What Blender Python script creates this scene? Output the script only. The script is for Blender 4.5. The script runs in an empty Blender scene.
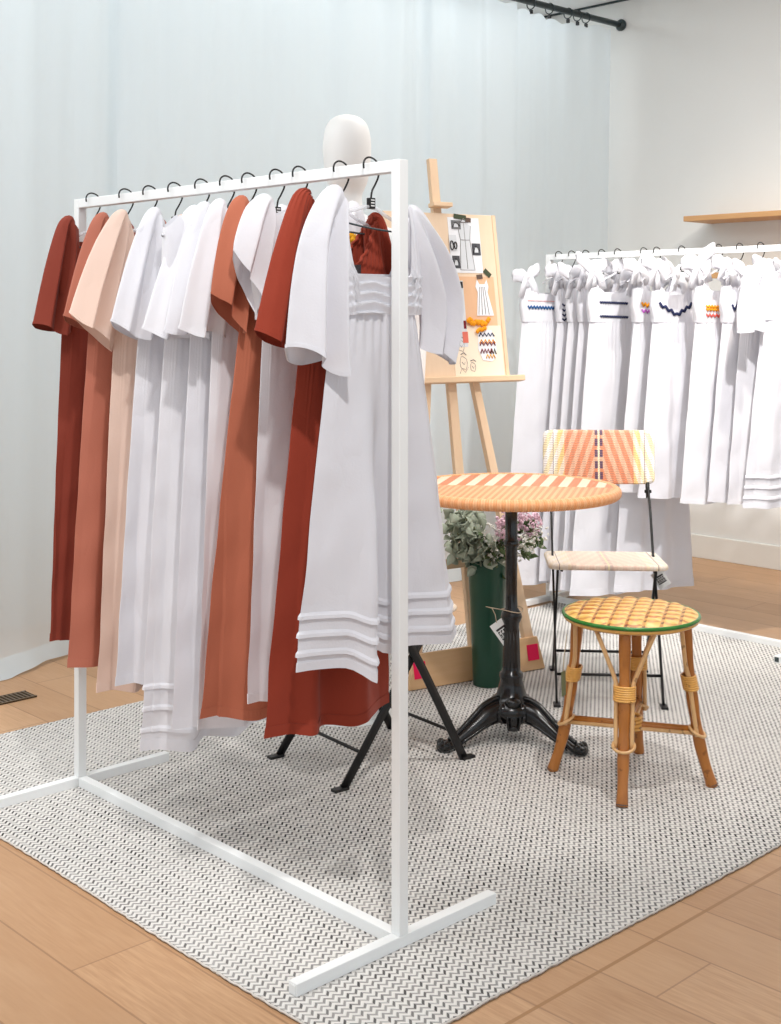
import bpy, math, random
from mathutils import Vector, Matrix
R = random.Random(7)
PI = math.pi
C = bpy.context.scene.collection
TH = math.radians(43.7)
BX, BY = math.cos(TH), math.sin(TH)
FPX, CX, HY, CH = 1300.0, 390.5, 315.0, 1.3

def W(b, a, z=0.0):
    """room axes (b: away-right, a: away-left) to world"""
    return Vector((BX*b - BY*a, BY*b + BX*a, z))
def along_rail(b, px):
    u = (px-CX)/FPX
    return (BX*b - u*BY*b)/(BY + u*BX)
def s2l(c):
    c /= 255.0
    return c/12.92 if c <= 0.04045 else ((c+0.055)/1.055)**2.4
def rgb(r, g, b): return (s2l(r), s2l(g), s2l(b), 1.0)
def smooth(e0, e1, x):
    t = min(1, max(0, (x-e0)/(e1-e0))); return t*t*(3-2*t)
def lerp(a, b, t): return a+(b-a)*t
def prof(pts, t):
    """piecewise smooth profile through (t, value) pairs"""
    if t <= pts[0][0]: return pts[0][1]
    for (t0, v0), (t1, v1) in zip(pts, pts[1:]):
        if t <= t1:
            k = (t-t0)/(t1-t0); return lerp(v0, v1, k*k*(3-2*k)*.5+k*.5)
    return pts[-1][1]
def spow(v, p): return math.copysign(abs(v)**p, v)

# ------------------------------------------------------------------ materials
class S:
    """a socket with arithmetic, for short node expressions"""
    def __init__(s, nt, sk): s.nt, s.sk = nt, sk
    def op(s, o, other=None, third=None, rev=False):
        n = s.nt.nodes.new('ShaderNodeMath'); n.operation = o
        ins = [s, other, third]
        if rev: ins = [other, s, third]
        for i, v in enumerate(ins):
            if v is None: continue
            if isinstance(v, S): s.nt.links.new(v.sk, n.inputs[i])
            else: n.inputs[i].default_value = v
        return S(s.nt, n.outputs[0])
    def __add__(s, o): return s.op('ADD', o)
    __radd__ = __add__
    def __mul__(s, o): return s.op('MULTIPLY', o)
    __rmul__ = __mul__
    def __sub__(s, o): return s.op('SUBTRACT', o)
    def __rsub__(s, o): return s.op('SUBTRACT', o, rev=True)
    def __truediv__(s, o): return s.op('DIVIDE', o)
    def frac(s): return s.op('FRACT')
    def floor(s): return s.op('FLOOR')
    def abs(s): return s.op('ABSOLUTE')
    def sin(s): return s.op('SINE')
    def lt(s, o): return s.op('LESS_THAN', o)
    def gt(s, o): return s.op('GREATER_THAN', o)
    def sqrt(s): return s.op('SQRT')
    def tri(s): return (s.frac()*2.0-1.0).abs()

class M:
    def __init__(s, name, rough=.6, spec=.3):
        s.m = bpy.data.materials.new(name); s.m.use_nodes = True
        s.nt = s.m.node_tree
        s.b = s.nt.nodes['Principled BSDF']
        s.b.inputs['Roughness'].default_value = rough
        s.b.inputs['Specular IOR Level'].default_value = spec
        s.out = s.nt.nodes['Material Output']
    def n(s, t): return s.nt.nodes.new(t)
    def xyz(s):
        tc = s.n('ShaderNodeTexCoord'); sp = s.n('ShaderNodeSeparateXYZ')
        s.nt.links.new(tc.outputs['Object'], sp.inputs[0]); s.tc = tc
        return [S(s.nt, sp.outputs[i]) for i in range(3)]
    def noise(s, scale, detail=3, stretch=(1, 1, 1), rough=.55):
        tc = s.n('ShaderNodeTexCoord'); mp = s.n('ShaderNodeMapping'); nz = s.n('ShaderNodeTexNoise')
        s.nt.links.new(tc.outputs['Object'], mp.inputs[0]); mp.inputs['Scale'].default_value = stretch
        s.nt.links.new(mp.outputs[0], nz.inputs['Vector'])
        nz.inputs['Scale'].default_value = scale; nz.inputs['Detail'].default_value = detail
        nz.inputs['Roughness'].default_value = rough
        return S(s.nt, nz.outputs['Fac'])
    def mix(s, f, a, b):
        n = s.n('ShaderNodeMix'); n.data_type = 'RGBA'
        for k, v in ((0, f), (6, a), (7, b)):
            if isinstance(v, S): s.nt.links.new(v.sk, n.inputs[k])
            else: n.inputs[k].default_value = v
        return S(s.nt, n.outputs[2])
    def color(s, c):
        if isinstance(c, S): s.nt.links.new(c.sk, s.b.inputs['Base Color'])
        else: s.b.inputs['Base Color'].default_value = c
        return s
    def bump(s, h, strength=.3, dist=.01):
        n = s.n('ShaderNodeBump'); n.inputs['Strength'].default_value = strength
        n.inputs['Distance'].default_value = dist
        s.nt.links.new(h.sk, n.inputs['Height']); s.nt.links.new(n.outputs[0], s.b.inputs['Normal'])
        s.bn = n
        return s

def plain(name, c, rough=.6, spec=.3, metal=0, var=.05, nscale=20):
    m = M(name, rough, spec); m.b.inputs['Metallic'].default_value = metal
    d = tuple(x*(1-var*2) for x in c[:3])+(1,)
    m.color(m.mix(m.noise(nscale), d, tuple(min(1, x*(1+var)) for x in c[:3])+(1,)))
    return m.m

def cloth(name, c, trans=.18, wr=.5):
    m = M(name, .85, .15)
    m.b.inputs['Sheen Weight'].default_value = .08
    n1 = m.noise(6, 2, (1, 1, .35)); n2 = (m.noise(9, 2, (1, 1, .6))-.5).abs()
    nz = n1*1.1+n2*.7; fine = m.noise(240, 2)
    dk = tuple(x*.93 for x in c[:3])+(1,)
    col = m.mix(m.noise(3, 2), dk, c); m.color(col)
    m.bump(nz+fine*.03, wr, .02)
    t = m.n('ShaderNodeBsdfTranslucent'); m.nt.links.new(col.sk, t.inputs[0])
    mx = m.n('ShaderNodeMixShader'); mx.inputs[0].default_value = trans
    m.nt.links.new(m.b.outputs[0], mx.inputs[1]); m.nt.links.new(t.outputs[0], mx.inputs[2])
    m.nt.links.new(mx.outputs[0], m.out.inputs[0])
    return m.m

def sheer():
    m = M('sheer_voile', .9, .05)
    c = rgb(238, 243, 244); m.color(c)
    weave = m.noise(60, 2, (1, 1, .02))
    m.bump(weave, .12, .01)
    t = m.n('ShaderNodeBsdfTranslucent'); t.inputs[0].default_value = rgb(242, 250, 255)
    tr = m.n('ShaderNodeBsdfTransparent'); tr.inputs[0].default_value = (1, 1, 1, 1)
    m1 = m.n('ShaderNodeMixShader'); m1.inputs[0].default_value = .5
    m2 = m.n('ShaderNodeMixShader'); m2.inputs[0].default_value = .16
    L = m.nt.links.new
    L(m.b.outputs[0], m1.inputs[1]); L(t.outputs[0], m1.inputs[2])
    L(m1.outputs[0], m2.inputs[1]); L(tr.outputs[0], m2.inputs[2]); L(m2.outputs[0], m.out.inputs[0])
    return m.m

def clear_plastic():
    m = M('clear_plastic', .15, .5); m.color((.9, .9, .92, 1))
    tr = m.n('ShaderNodeBsdfTransparent'); tr.inputs[0].default_value = (.97, .97, .98, 1)
    mx = m.n('ShaderNodeMixShader'); mx.inputs[0].default_value = .55
    L = m.nt.links.new
    L(m.b.outputs[0], mx.inputs[1]); L(tr.outputs[0], mx.inputs[2]); L(mx.outputs[0], m.out.inputs[0])
    return m.m

def wood_floor():
    m = M('oak_planks', .42, .35)
    x, y, z = m.xyz()
    roww = .19
    row = (x/roww).floor()
    off = (row*.377).frac()*1.7
    yy = (y+off)/1.7
    idx = yy.floor()
    rnd = ((row*12.9898+idx*78.233).sin()*43758.5).frac()
    rnd2 = ((row*39.34+idx*11.13).sin()*24634.6).frac()
    grain = m.noise(9, 5, (14, 1, 1), .6); big = m.noise(2.2, 3, (2.5, 1, 1))
    c1 = m.mix(rnd, rgb(184, 143, 106), rgb(204, 163, 125))
    c2 = m.mix((grain-.35)*1.2*(.5+rnd2), c1, rgb(164, 121, 84))
    c3 = m.mix((big-.5)*.9, c2, rgb(222, 186, 150))
    ex = (x/roww).frac(); ey = yy.frac()
    seam = (ex.lt(.012)+ex.gt(.988)+ey.lt(.0012)+ey.gt(.9988)).op('MINIMUM', 1.0)
    gr = (y-1.585).abs().lt(.0045)
    c4 = m.mix(seam*.45, c3, rgb(120, 84, 56))
    c5 = m.mix(gr*.85, c4, rgb(158, 116, 74))
    m.color(c5)
    m.bump(grain*.05-seam*.5-gr*.8, .3, .004)
    return m.m

def rug_weave():
    m = M('flatweave_wool', .95, .1)
    x, y, z = m.xyz()
    wob = (m.noise(30, 2)-.5)*.006
    P = .022
    zig = (x/P).tri()
    w = (y+wob+zig*.011)/.0165
    band = w.tri()
    up = ((x/P).frac()).lt(.5)
    cell = ((w.floor()*7.13+(x/P*2.0).floor()*3.71).sin()*917.3).frac()
    big = m.noise(1.6, 3)
    dark = (1.0-band*1.75).op('MAXIMUM', 0.0)
    dark = (dark*2.2).op('MINIMUM', 1.0)*(.72+.28*up)*(.55+.45*cell)
    dark = dark*(.65+big*.6)
    c = m.mix(dark.op('MINIMUM', 1.0), rgb(226, 222, 217), rgb(50, 48, 48))
    m.color(c)
    m.bump(band+m.noise(300, 2)*.3, .5, .004)
    return m.m

def wood(name, c1, c2, axis=2, rough=.5):
    m = M(name, rough, .3)
    st = [9, 9, 9]; st[axis] = .8
    g = m.noise(5, 4, tuple(st), .6)
    m.color(m.mix(g, c1, c2)); m.bump(g, .1, .004)
    return m.m

def weave(name, vert, pale):
    """flat woven cane of a bistro chair: chevron bands, pale ends, dark centre strip"""
    m = M(name, .45, .4)
    x, y, z = m.xyz()
    t = z if vert else y
    ax = x.abs()
    st = ((t*.36+ax)/.036).frac().lt(.5)
    base = m.mix(st, rgb(226, 142, 104), rgb(232, 182, 150))
    mid = m.mix(st, rgb(244, 208, 138), rgb(246, 226, 202))
    end = m.mix(st, rgb(244, 228, 186), rgb(248, 242, 234))
    c = m.mix(ax.gt(.125), base, mid); c = m.mix(ax.gt(.15), c, end)
    if pale: c = m.mix(.72, c, rgb(250, 232, 214))
    thin = ((ax-.165).abs()).lt(.0016)
    c = m.mix(thin*.7, c, rgb(110, 80, 90))
    blk = (t/.040).frac().lt(.66)*((ax-.009).abs().lt(.0055))
    c = m.mix(ax.lt(.004), c, rgb(240, 222, 186)); c = m.mix(blk*(.25 if pale else .9), c, rgb(64, 48, 92))
    ln = (t/.0085).frac(); seg = ((x/.02).frac()).lt(.7)
    c = m.mix(ln.lt(.28)*seg*(.15 if pale else .6), c, rgb(136, 96, 84))
    m.color(c)
    m.bump(((t/.0085).tri())*.6+((x/.01).tri())*.4, .5, .003)
    return m.m

def table_weave():
    m = M('woven_cane_top', .45, .4)
    x, y, z = m.xyz()
    r = (x*x+y*y).sqrt()
    u = x-y*.24; v = y+x*.1
    st = (u/.058).frac().lt(.5)
    c = m.mix(st, rgb(250, 222, 194), rgb(216, 132, 92))
    ck = ((u/.02).frac().lt(.5)+(v/.02).frac().lt(.5))
    mid = m.mix(ck*.5, rgb(228, 184, 138), rgb(206, 132, 92))
    far = (y+x*.12).gt(.0)
    c = m.mix(far, mid, c)
    ln = (v/.011).frac().lt(.2)
    c = m.mix(ln*.3, c, rgb(168, 104, 60))
    m.color(c); m.bump((v/.011).tri()*.5+(u/.011).tri()*.5, .5, .003)
    return m.m

def rim_wrap():
    m = M('wrapped_cane_rim', .42, .4)
    x, y, z = m.xyz()
    at = y.op('ARCTAN2', x)
    t = (at*42.0).frac()
    t2 = (at*14.0).frac().lt(.55)
    c = m.mix(t2, rgb(236, 164, 110), rgb(240, 178, 128)); c = m.mix(t.lt(.14)*.4, c, rgb(196, 116, 66))
    m.color(c); m.bump(t.tri(), .5, .004)
    return m.m

def stool_weave():
    m = M('basket_weave', .35, .45)
    x, y, z = m.xyz()
    P = .046
    fx = (x/P).frac(); fy = (y/P).frac()
    cell = (((x/P).floor()*3.7+(y/P).floor()*9.1).sin()*731.7).frac()
    nz = m.noise(30, 3)
    yel = m.mix(nz, rgb(204, 152, 66), rgb(236, 206, 124))
    org = m.mix(nz, rgb(138, 66, 30), rgb(206, 124, 64))
    arc = (fy-.12-(fx-.5)*(fx-.5)*1.5).abs()
    line = arc.lt(.11)*fx.gt(.12)
    side = fx.lt(.20)
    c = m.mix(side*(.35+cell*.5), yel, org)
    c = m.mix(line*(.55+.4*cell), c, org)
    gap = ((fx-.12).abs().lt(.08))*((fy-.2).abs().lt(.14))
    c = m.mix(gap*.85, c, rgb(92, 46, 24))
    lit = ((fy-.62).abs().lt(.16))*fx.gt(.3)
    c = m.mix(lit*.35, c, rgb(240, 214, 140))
    m.color(c)
    return m.m

def bamboo(name, c1, c2):
    m = M(name, .3, .5)
    g = m.noise(9, 4, (6, 6, 1.2))
    c = m.mix(g, c1, c2)
    m.color(m.mix((m.noise(40, 2)).gt(.66)*.5, c, rgb(92, 46, 18)))
    return m.m

def leafy(name, c1, c2):
    m = M(name, .6, .3)
    m.color(m.mix(m.noise(25, 3), c1, c2))
    return m.m

MAT = dict(
    wall=plain('painted_wall', rgb(238, 238, 235), .8, .2, 0, .01, 2),
    ceil=plain('painted_ceiling', rgb(240, 243, 243), .85, .2, 0, .01, 2),
    base=plain('painted_baseboard', rgb(236, 234, 228), .6, .3, 0, .01, 3),
    floor=wood_floor(), rug=rug_weave(),
    rugedge=plain('rug_binding', rgb(222, 216, 208), .95, .1, 0, .15, 60),
    white_metal=plain('white_powder_coat', rgb(240, 241, 240), .4, .4, 0, .01, 6),
    black=plain('black_metal', rgb(34, 33, 33), .4, .5, .3, .1, 30),
    dark_rod=plain('dark_grey_steel', rgb(62, 74, 76), .4, .5, .4, .05, 20),
    iron=plain('glossy_black_iron', rgb(17, 17, 18), .22, .6, 0, .2, 40),
    plastic=clear_plastic(),
    mannequin=plain('matte_white_shell', rgb(243, 241, 238), .5, .35, 0, .005, 4),
    sheer=sheer(),
    shelf=wood('oak_shelf', rgb(196, 146, 96), rgb(216, 172, 124), 1),
    easel=wood('pale_pine', rgb(226, 192, 156), rgb(238, 208, 176), 2),
    easel_x=wood('pale_pine_rail', rgb(224, 188, 150), rgb(238, 208, 174), 0),
    easel_base=wood('warm_pine_board', rgb(216, 170, 122), rgb(232, 192, 148), 0),
    board=wood('birch_ply', rgb(234, 204, 172), rgb(242, 216, 188), 2),
    board_bare=wood('bare_cork_panel', rgb(226, 178, 138), rgb(236, 192, 154), 2),
    pink=plain('pink_card', rgb(250, 36, 92), .6, .2, 0, .02),
    paper=plain('white_paper', rgb(240, 240, 242), .85, .1, 0, .01),
    paper2=plain('grey_paper', rgb(222, 224, 226), .85, .1, 0, .02),
    cream=plain('cream_paper', rgb(250, 232, 208), .85, .1, 0, .01),
    tape=plain('dark_green_tape', rgb(74, 82, 62), .6, .2, 0, .1),
    tape2=plain('brown_tape', rgb(104, 84, 74), .6, .2, 0, .1),
    photo=plain('grey_photo_print', rgb(128, 128, 128), .5, .3, 0, .35, 40),
    photo2=plain('dark_photo_print', rgb(92, 92, 96), .5, .3, 0, .4, 60),
    ink=plain('dark_ink', rgb(66, 62, 62), .8, .1), pencil=plain('grey_pencil', rgb(140, 134, 132), .8, .1),
    orange=plain('orange_trim', rgb(250, 160, 36), .8, .15, 0, .1),
    pinktrim=plain('coral_trim', rgb(242, 104, 96), .8, .15, 0, .1),
    purple=plain('lilac_trim', rgb(196, 104, 196), .8, .15, 0, .1),
    yellow=plain('mustard_trim', rgb(236, 172, 44), .8, .15, 0, .1),
    navy=plain('navy_trim', rgb(46, 52, 84), .8, .15, 0, .1),
    blue=plain('blue_trim', rgb(44, 88, 140), .8, .15, 0, .1),
    maroon=plain('maroon_thread', rgb(126, 40, 50), .8, .15, 0, .1),
    tabred=plain('salmon_tab', rgb(228, 122, 104), .8, .15),
    weave_back=weave('woven_back', True, False), weave_seat=weave('woven_seat_cane', False, True),
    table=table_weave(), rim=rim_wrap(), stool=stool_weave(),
    green=plain('green_lacquer', rgb(46, 124, 42), .25, .5, 0, .25, 30),
    cane=bamboo('golden_cane', rgb(214, 150, 70), rgb(240, 188, 104)),
    cane_pale=bamboo('pale_cane_strip', rgb(206, 156, 100), rgb(232, 190, 136)),
    bamboo=bamboo('brown_bamboo', rgb(146, 84, 32), rgb(196, 126, 56)),
    vase=plain('dark_green_enamel', rgb(24, 74, 54), .3, .5, 0, .12, 5),
    leaf=leafy('eucalyptus_leaf', rgb(136, 148, 126), rgb(196, 202, 184)),
    leafd=leafy('dark_leaf', rgb(64, 84, 52), rgb(104, 122, 78)),
    stem=leafy('green_stem', rgb(96, 104, 68), rgb(132, 132, 92)),
    bloom=leafy('lilac_pink_petal', rgb(232, 184, 204), rgb(250, 226, 234)),
    bloomw=leafy('white_petal', rgb(232, 230, 220), rgb(250, 248, 240)),
    string=plain('twine', rgb(206, 186, 160), .9, .1),
    tag=plain('card_tag', rgb(232, 232, 230), .7, .2, 0, .01),
    tagdark=plain('dark_print', rgb(60, 54, 56), .7, .2),
    taggreen=plain('sage_tag', rgb(120, 126, 92), .6, .3),
    vent=plain('bronze_grille', rgb(112, 94, 72), .4, .5, .3, .2, 60),
    slot=plain('vent_shadow_black', rgb(58, 48, 38), .8, .1),
    white=cloth('white_cotton', rgb(238, 237, 242), .2, .7),
    white2=cloth('white_poplin', rgb(243, 242, 246), .22, .6),
    peach=cloth('peach_cotton', rgb(240, 212, 196), .2),
    terra=cloth('terracotta_cotton', rgb(188, 116, 96), .12),
    terra2=cloth('burnt_orange_cotton', rgb(190, 112, 86), .12),
    rust=cloth('rust_cotton', rgb(156, 64, 46), .1),
    darkrust=cloth('dark_rust_cotton', rgb(144, 66, 52), .1),
)

# ------------------------------------------------------------------ mesh building
class MB:
    def __init__(s): s.v, s.f = [], []
    def add(s, vs, fs):
        o = len(s.v); s.v += [tuple(p) for p in vs]; s.f += [tuple(i+o for i in f) for f in fs]
        return s
    def box(s, x0, x1, y0, y1, z0, z1, bev=0):
        return s.hexa([(x0, y0, z0), (x1, y0, z0), (x1, y1, z0), (x0, y1, z0), (x0, y0, z1), (x1, y0, z1), (x1, y1, z1), (x0, y1, z1)])
    def hexa(s, p):
        return s.add(p, [(0, 3, 2, 1), (4, 5, 6, 7), (0, 1, 5, 4), (1, 2, 6, 5), (2, 3, 7, 6), (3, 0, 4, 7)])
    def bar(s, p, q, w, h, up=(0, 0, 1)):
        """square bar from p to q, w along side axis, h along up-ish axis"""
        p, q = Vector(p), Vector(q); d = (q-p).normalized(); u = Vector(up)
        sd = d.cross(u)
        if sd.length < 1e-4: sd = d.cross(Vector((1, 0, 0)))
        sd.normalize(); u = sd.cross(d).normalized()
        o = [(-w/2, -h/2), (w/2, -h/2), (w/2, h/2), (-w/2, h/2)]
        return s.hexa([p+sd*a+u*b for a, b in o]+[q+sd*a+u*b for a, b in o])
    def strip(s, pts, w, h, up):
        """flat bar through several points"""
        pts = [Vector(p) for p in pts]; up = Vector(up).normalized()
        rings = []
        for i, p in enumerate(pts):
            d = (pts[min(i+1, len(pts)-1)]-pts[max(i-1, 0)]).normalized()
            n = up.cross(d).normalized()
            rings.append([p+n*a+up*b for a, b in ((-w/2, -h/2), (w/2, -h/2), (w/2, h/2), (-w/2, h/2))])
        return s.loft(rings, cap=True)
    def loft(s, rings, closed=True, cap=False, cap0=None, cap1=None):
        n = len(rings[0]); vs = [p for r in rings for p in r]; fs = []
        m = n if closed else n-1
        for j in range(len(rings)-1):
            for i in range(m):
                k = (i+1) % n
                fs.append((j*n+i, j*n+k, (j+1)*n+k, (j+1)*n+i))
        if cap or cap0: fs.append(tuple(range(n))[::-1])
        if cap or cap1: fs.append(tuple((len(rings)-1)*n+i for i in range(n)))
        return s.add(vs, fs)
    def tube(s, pts, r, n=10, cap=True, closed=False):
        pts = [Vector(p) for p in pts]; N = len(pts); rings = []; prev = None
        for i, p in enumerate(pts):
            if closed: d = (pts[(i+1) % N]-pts[i-1]).normalized()
            else: d = (pts[min(i+1, N-1)]-pts[max(i-1, 0)]).normalized()
            if prev is None:
                a = Vector((0, 0, 1)) if abs(d.z) < .9 else Vector((1, 0, 0))
                prev = d.cross(a).normalized()
            prev = (prev-d*prev.dot(d)).normalized(); e = d.cross(prev)
            rr = r[i] if isinstance(r, (list, tuple)) else r
            rings.append([p+(prev*math.cos(2*PI*k/n)+e*math.sin(2*PI*k/n))*rr for k in range(n)])
        if closed:
            rings.append(rings[0]); return s.loft(rings)
        return s.loft(rings, cap=cap)
    def lathe(s, pr, n=48, c=(0, 0, 0), cap=True, ex=1, ey=1):
        return s.loft([[(c[0]+r*ex*math.cos(2*PI*k/n), c[1]+r*ey*math.sin(2*PI*k/n), c[2]+z) for k in range(n)] for r, z in pr], cap=cap)
    def ball(s, c, rx, ry=None, rz=None, n=12, m=8, jit=0, rnd=R):
        ry = ry or rx; rz = rz or rx
        rings = []
        for j in range(m+1):
            t = PI*(j+.02)/(m+.04)
            rings.append([(c[0]+rx*math.sin(t)*math.cos(2*PI*k/n)*(1+rnd.uniform(-jit, jit)), c[1]+ry*math.sin(t)*math.sin(2*PI*k/n)*(1+rnd.uniform(-jit, jit)), c[2]-rz*math.cos(t)) for k in range(n)])
        return s.loft(rings, cap=True)
    def build(s, name, mat, parent=None, smooth=True, loc=None, rz=None, bevel=0, solid=0, subd=0, angle=None):
        me = bpy.data.meshes.new(name); me.from_pydata(s.v, [], s.f); me.validate(); me.update()
        import bmesh
        bm = bmesh.new(); bm.from_mesh(me); bmesh.ops.recalc_face_normals(bm, faces=bm.faces); bm.to_mesh(me); bm.free()
        o = bpy.data.objects.new(name, me); C.objects.link(o)
        me.materials.append(mat)
        if smooth:
            for p in me.polygons: p.use_smooth = True
        if parent: o.parent = parent
        if loc is not None: o.location = loc
        if rz is not None: o.rotation_euler = (0, 0, rz)
        if solid:
            k = o.modifiers.new('thick', 'SOLIDIFY'); k.thickness = solid; k.offset = 0
        if bevel:
            k = o.modifiers.new('bevel', 'BEVEL'); k.width = bevel; k.segments = 2; k.limit_method = 'ANGLE'
            for p in me.polygons: p.use_smooth = False
        if subd:
            k = o.modifiers.new('sub', 'SUBSURF'); k.levels = subd; k.render_levels = subd
        return o

def catmull(pts, n=6):
    P = [Vector(p) for p in pts]; out = []
    for i in range(len(P)-1):
        p0, p1, p2, p3 = P[max(i-1, 0)], P[i], P[i+1], P[min(i+2, len(P)-1)]
        for k in range(n):
            t = k/n
            out.append(.5*((2*p1)+(p2-p0)*t+(2*p0-5*p1+4*p2-p3)*t*t+(3*p1-p0-3*p2+p3)*t**3))
    out.append(P[-1]); return out

def tag(o, label, cat, group=None):
    o['label'] = label; o['category'] = cat
    if group: o['group'] = group
    return o
def thing(name, label, cat, loc=(0, 0, 0), rz=0, group=None):
    o = bpy.data.objects.new(name, None); C.objects.link(o); o.empty_display_size = .1
    o.location = loc; o.rotation_euler = (0, 0, rz)
    return tag(o, label, cat, group)
def struct(o): o['kind'] = 'structure'; return o
def dup(root, loc, rz, label, group=None):
    r = root.copy(); C.objects.link(r); r.location = loc; r.rotation_euler = (0, 0, rz); r['label'] = label
    if group: r['group'] = group
    for ch in list(root.children):
        c = ch.copy(); C.objects.link(c); c.parent = r
        for g in list(ch.children):
            d = g.copy(); C.objects.link(d); d.parent = c
    return r

# ------------------------------------------------------------------ the room
GROUND = -.008
CURT_A, WALL_B, CEIL = 4.43, 6.05, 3.09
o = MB().box(-2.6, WALL_B+.1, -1.6, 5.1, GROUND-.1, GROUND).build('floor', MAT['floor'], smooth=False, rz=TH); struct(o)
o = MB().box(WALL_B, WALL_B+.1, -1.6, 5.1, GROUND, CEIL).build('wall_right', MAT['wall'], smooth=False, rz=TH); struct(o)
o = MB().box(-2.6, WALL_B, 5.0, 5.1, GROUND, CEIL).build('wall_back', MAT['wall'], smooth=False, rz=TH); struct(o)
o = MB().box(-2.6, WALL_B+.1, -1.6, 5.1, CEIL, CEIL+.1).build('ceiling', MAT['ceil'], smooth=False, rz=TH); struct(o)
o = MB().box(WALL_B-.012, WALL_B, -1.6, 5.0, GROUND, .115).build('baseboard_right', MAT['base'], smooth=False, rz=TH, bevel=.003); struct(o)
o = MB().box(WALL_B-.014, WALL_B, -1.6, 5.0, CEIL-.011, CEIL-.002).build('shadow_gap_1', MAT['dark_rod'], smooth=False, rz=TH); struct(o)  # dark strip standing in for the shadow line where wall meets ceiling

# floor vent with its grille, near the curtain
v = thing('floor_vent', 'small brown metal floor vent set into the oak planks by the curtain', 'vent', W(2.05, 4.095, GROUND), TH)
m = MB(); m.box(-.16, .15, -.042, .042, .0, .004); m.build('vent_plate', MAT['slot'], v, smooth=False)
m = MB()
for k in range(19): m.box(-.15+k*.0158, -.15+k*.0158+.007, -.036, .036, .004, .006)
m.box(-.16, .15, .036, .042, .004, .006); m.box(-.16, .15, -.042, -.036, .004, .006)
m.build('grille', MAT['vent'], v, smooth=False)

# rug
RA0, RA1, RB0, RB1 = 1.655, 3.745, 1.535, 4.67
def rug():
    t = thing('area_rug', 'large grey and white flatwoven rug with a zigzag weave on the oak floor', 'rug', (0, 0, GROUND+.0006), TH)
    rr = random.Random(3)
    m = MB(); N = 260; vs = []; fs = []
    per = []
    def edge(p, q, n):
        for i in range(n):
            k = i/n; per.append((lerp(p[0], q[0], k), lerp(p[1], q[1], k)))
    edge((RB0, RA0), (RB1, RA0), N); edge((RB1, RA0), (RB1, RA1), N); edge((RB1, RA1), (RB0, RA1), N); edge((RB0, RA1), (RB0, RA0), N)
    jit = [(x+rr.uniform(-.0018, .0018)+.004*math.sin(y*5), y+rr.uniform(-.0018, .0018)+.005*math.sin(x*4)) for x, y in per]
    n = len(jit)
    top = [(x, y, .0078) for x, y in jit]; bot = [(x*1.0004, y, .0) for x, y in jit]
    m.add(top+bot, [tuple(range(n))]+[(i, (i+1) % n, n+(i+1) % n, n+i) for i in range(n)])
    m.build('woven_field', MAT['rug'], t, smooth=False)
    b = MB()
    b.tube([(x, y, .004) for x, y in jit], .0026, 5, closed=True)
    b.build('bound_edge', MAT['rugedge'], t)
rug()

# wall shelves
def shelf(b0, b1, a0, a1, z0, z1, label):
    c = W(b1, (a0+a1)/2, z0); t = thing('wall_shelf', label, 'shelf', c, TH)
    m = MB().box(b0-b1, 0, -(a1-a0)/2, (a1-a0)/2, 0, z1-z0); m.build('shelf_board', MAT['shelf'], t, smooth=False, bevel=.003)
    for y in (-.3*(a1-a0), .3*(a1-a0)): MB().box(-.006, 0, y-.05, y+.05, -.02, 0).build('mounting_plate', MAT['white_metal'], t, smooth=False)
shelf(5.80, 6.05, 1.9, 3.855, 1.788, 1.816, 'upper oak shelf on the white wall, above the rack of white dresses')
shelf(5.80, 6.05, 1.9, 3.69, 1.488, 1.518, 'lower oak shelf on the white wall, mostly hidden behind the hanging white dresses')

# ------------------------------------------------------------------ curtains
def curtain(b0, b1, seed, label, lift=0):
    rr = random.Random(seed); nx = int((b1-b0)*110); nz = 46
    ph = [rr.uniform(0, 6.28) for _ in range(8)]
    H = 2.90
    vs, fs = [], []
    for j in range(nz+1):
        v = j/nz; z = GROUND+.004+(H-GROUND)*v**1.25
        for i in range(nx+1):
            x = lerp(b0, b1, i/nx)
            g = x+.03*math.sin(x*3.1+ph[0])
            f = math.sin(g*19+ph[1]+1.6*math.sin(g*5+ph[2]))
            y = .024*f*(.5+.5*math.sin(g*2.3+ph[0]))+.007*math.sin(g*43+ph[3]+1.6*math.sin(g*3))+.05*math.sin(g*6+ph[4])
            y *= .55+.45*v
            y += .05*math.sin(x*1.9+ph[5])*(1-v)
            # the hem kicks forward where it meets the floor
            kick = max(0, 1-z/.16)
            y -= kick*kick*(.025+.03*math.sin(x*7+ph[6])+.10*smooth(2.45, 2.1, x))
            zz = z+.012*max(0, math.sin(x*9+ph[7]))*kick
            if v > .95: zz -= .018*(.5-.5*math.cos((x-b0)/.145*2*PI))*(v-.95)/.05
            vs.append((x-(b0+b1)/2, y, zz))
    w = nx+1
    for j in range(nz):
        for i in range(nx): fs.append((j*w+i, j*w+i+1, (j+1)*w+i+1, (j+1)*w+i))
    o = MB().add(vs, fs).build('sheer_curtain', MAT['sheer'], loc=W((b0+b1)/2, CURT_A, 0), rz=TH)
    tag(o, label, 'curtain', 'sheer curtain panels on the rod')
    # hem band
    hm = MB(); hv = []; hf = []
    k = 3
    for j in range(k):
        for i in range(nx+1):
            p = vs[j*w+i]; hv.append((p[0], p[1]-.002, p[2]))
    for j in range(k-1):
        for i in range(nx): hf.append((j*w+i, j*w+i+1, (j+1)*w+i+1, (j+1)*w+i))
    hm.add(hv, hf).build('hem', MAT['sheer'], o)
    return o
curtain(.5, 2.80, 1, 'leftmost sheer white curtain panel, falling to the floor left of the clothing rack')
curtain(2.76, 4.52, 5, 'middle sheer white curtain panel behind the mannequin head and the long clothing rack')
curtain(4.48, 5.90, 9, 'rightmost sheer white curtain panel, behind the easel and ending beside the white wall')

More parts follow.
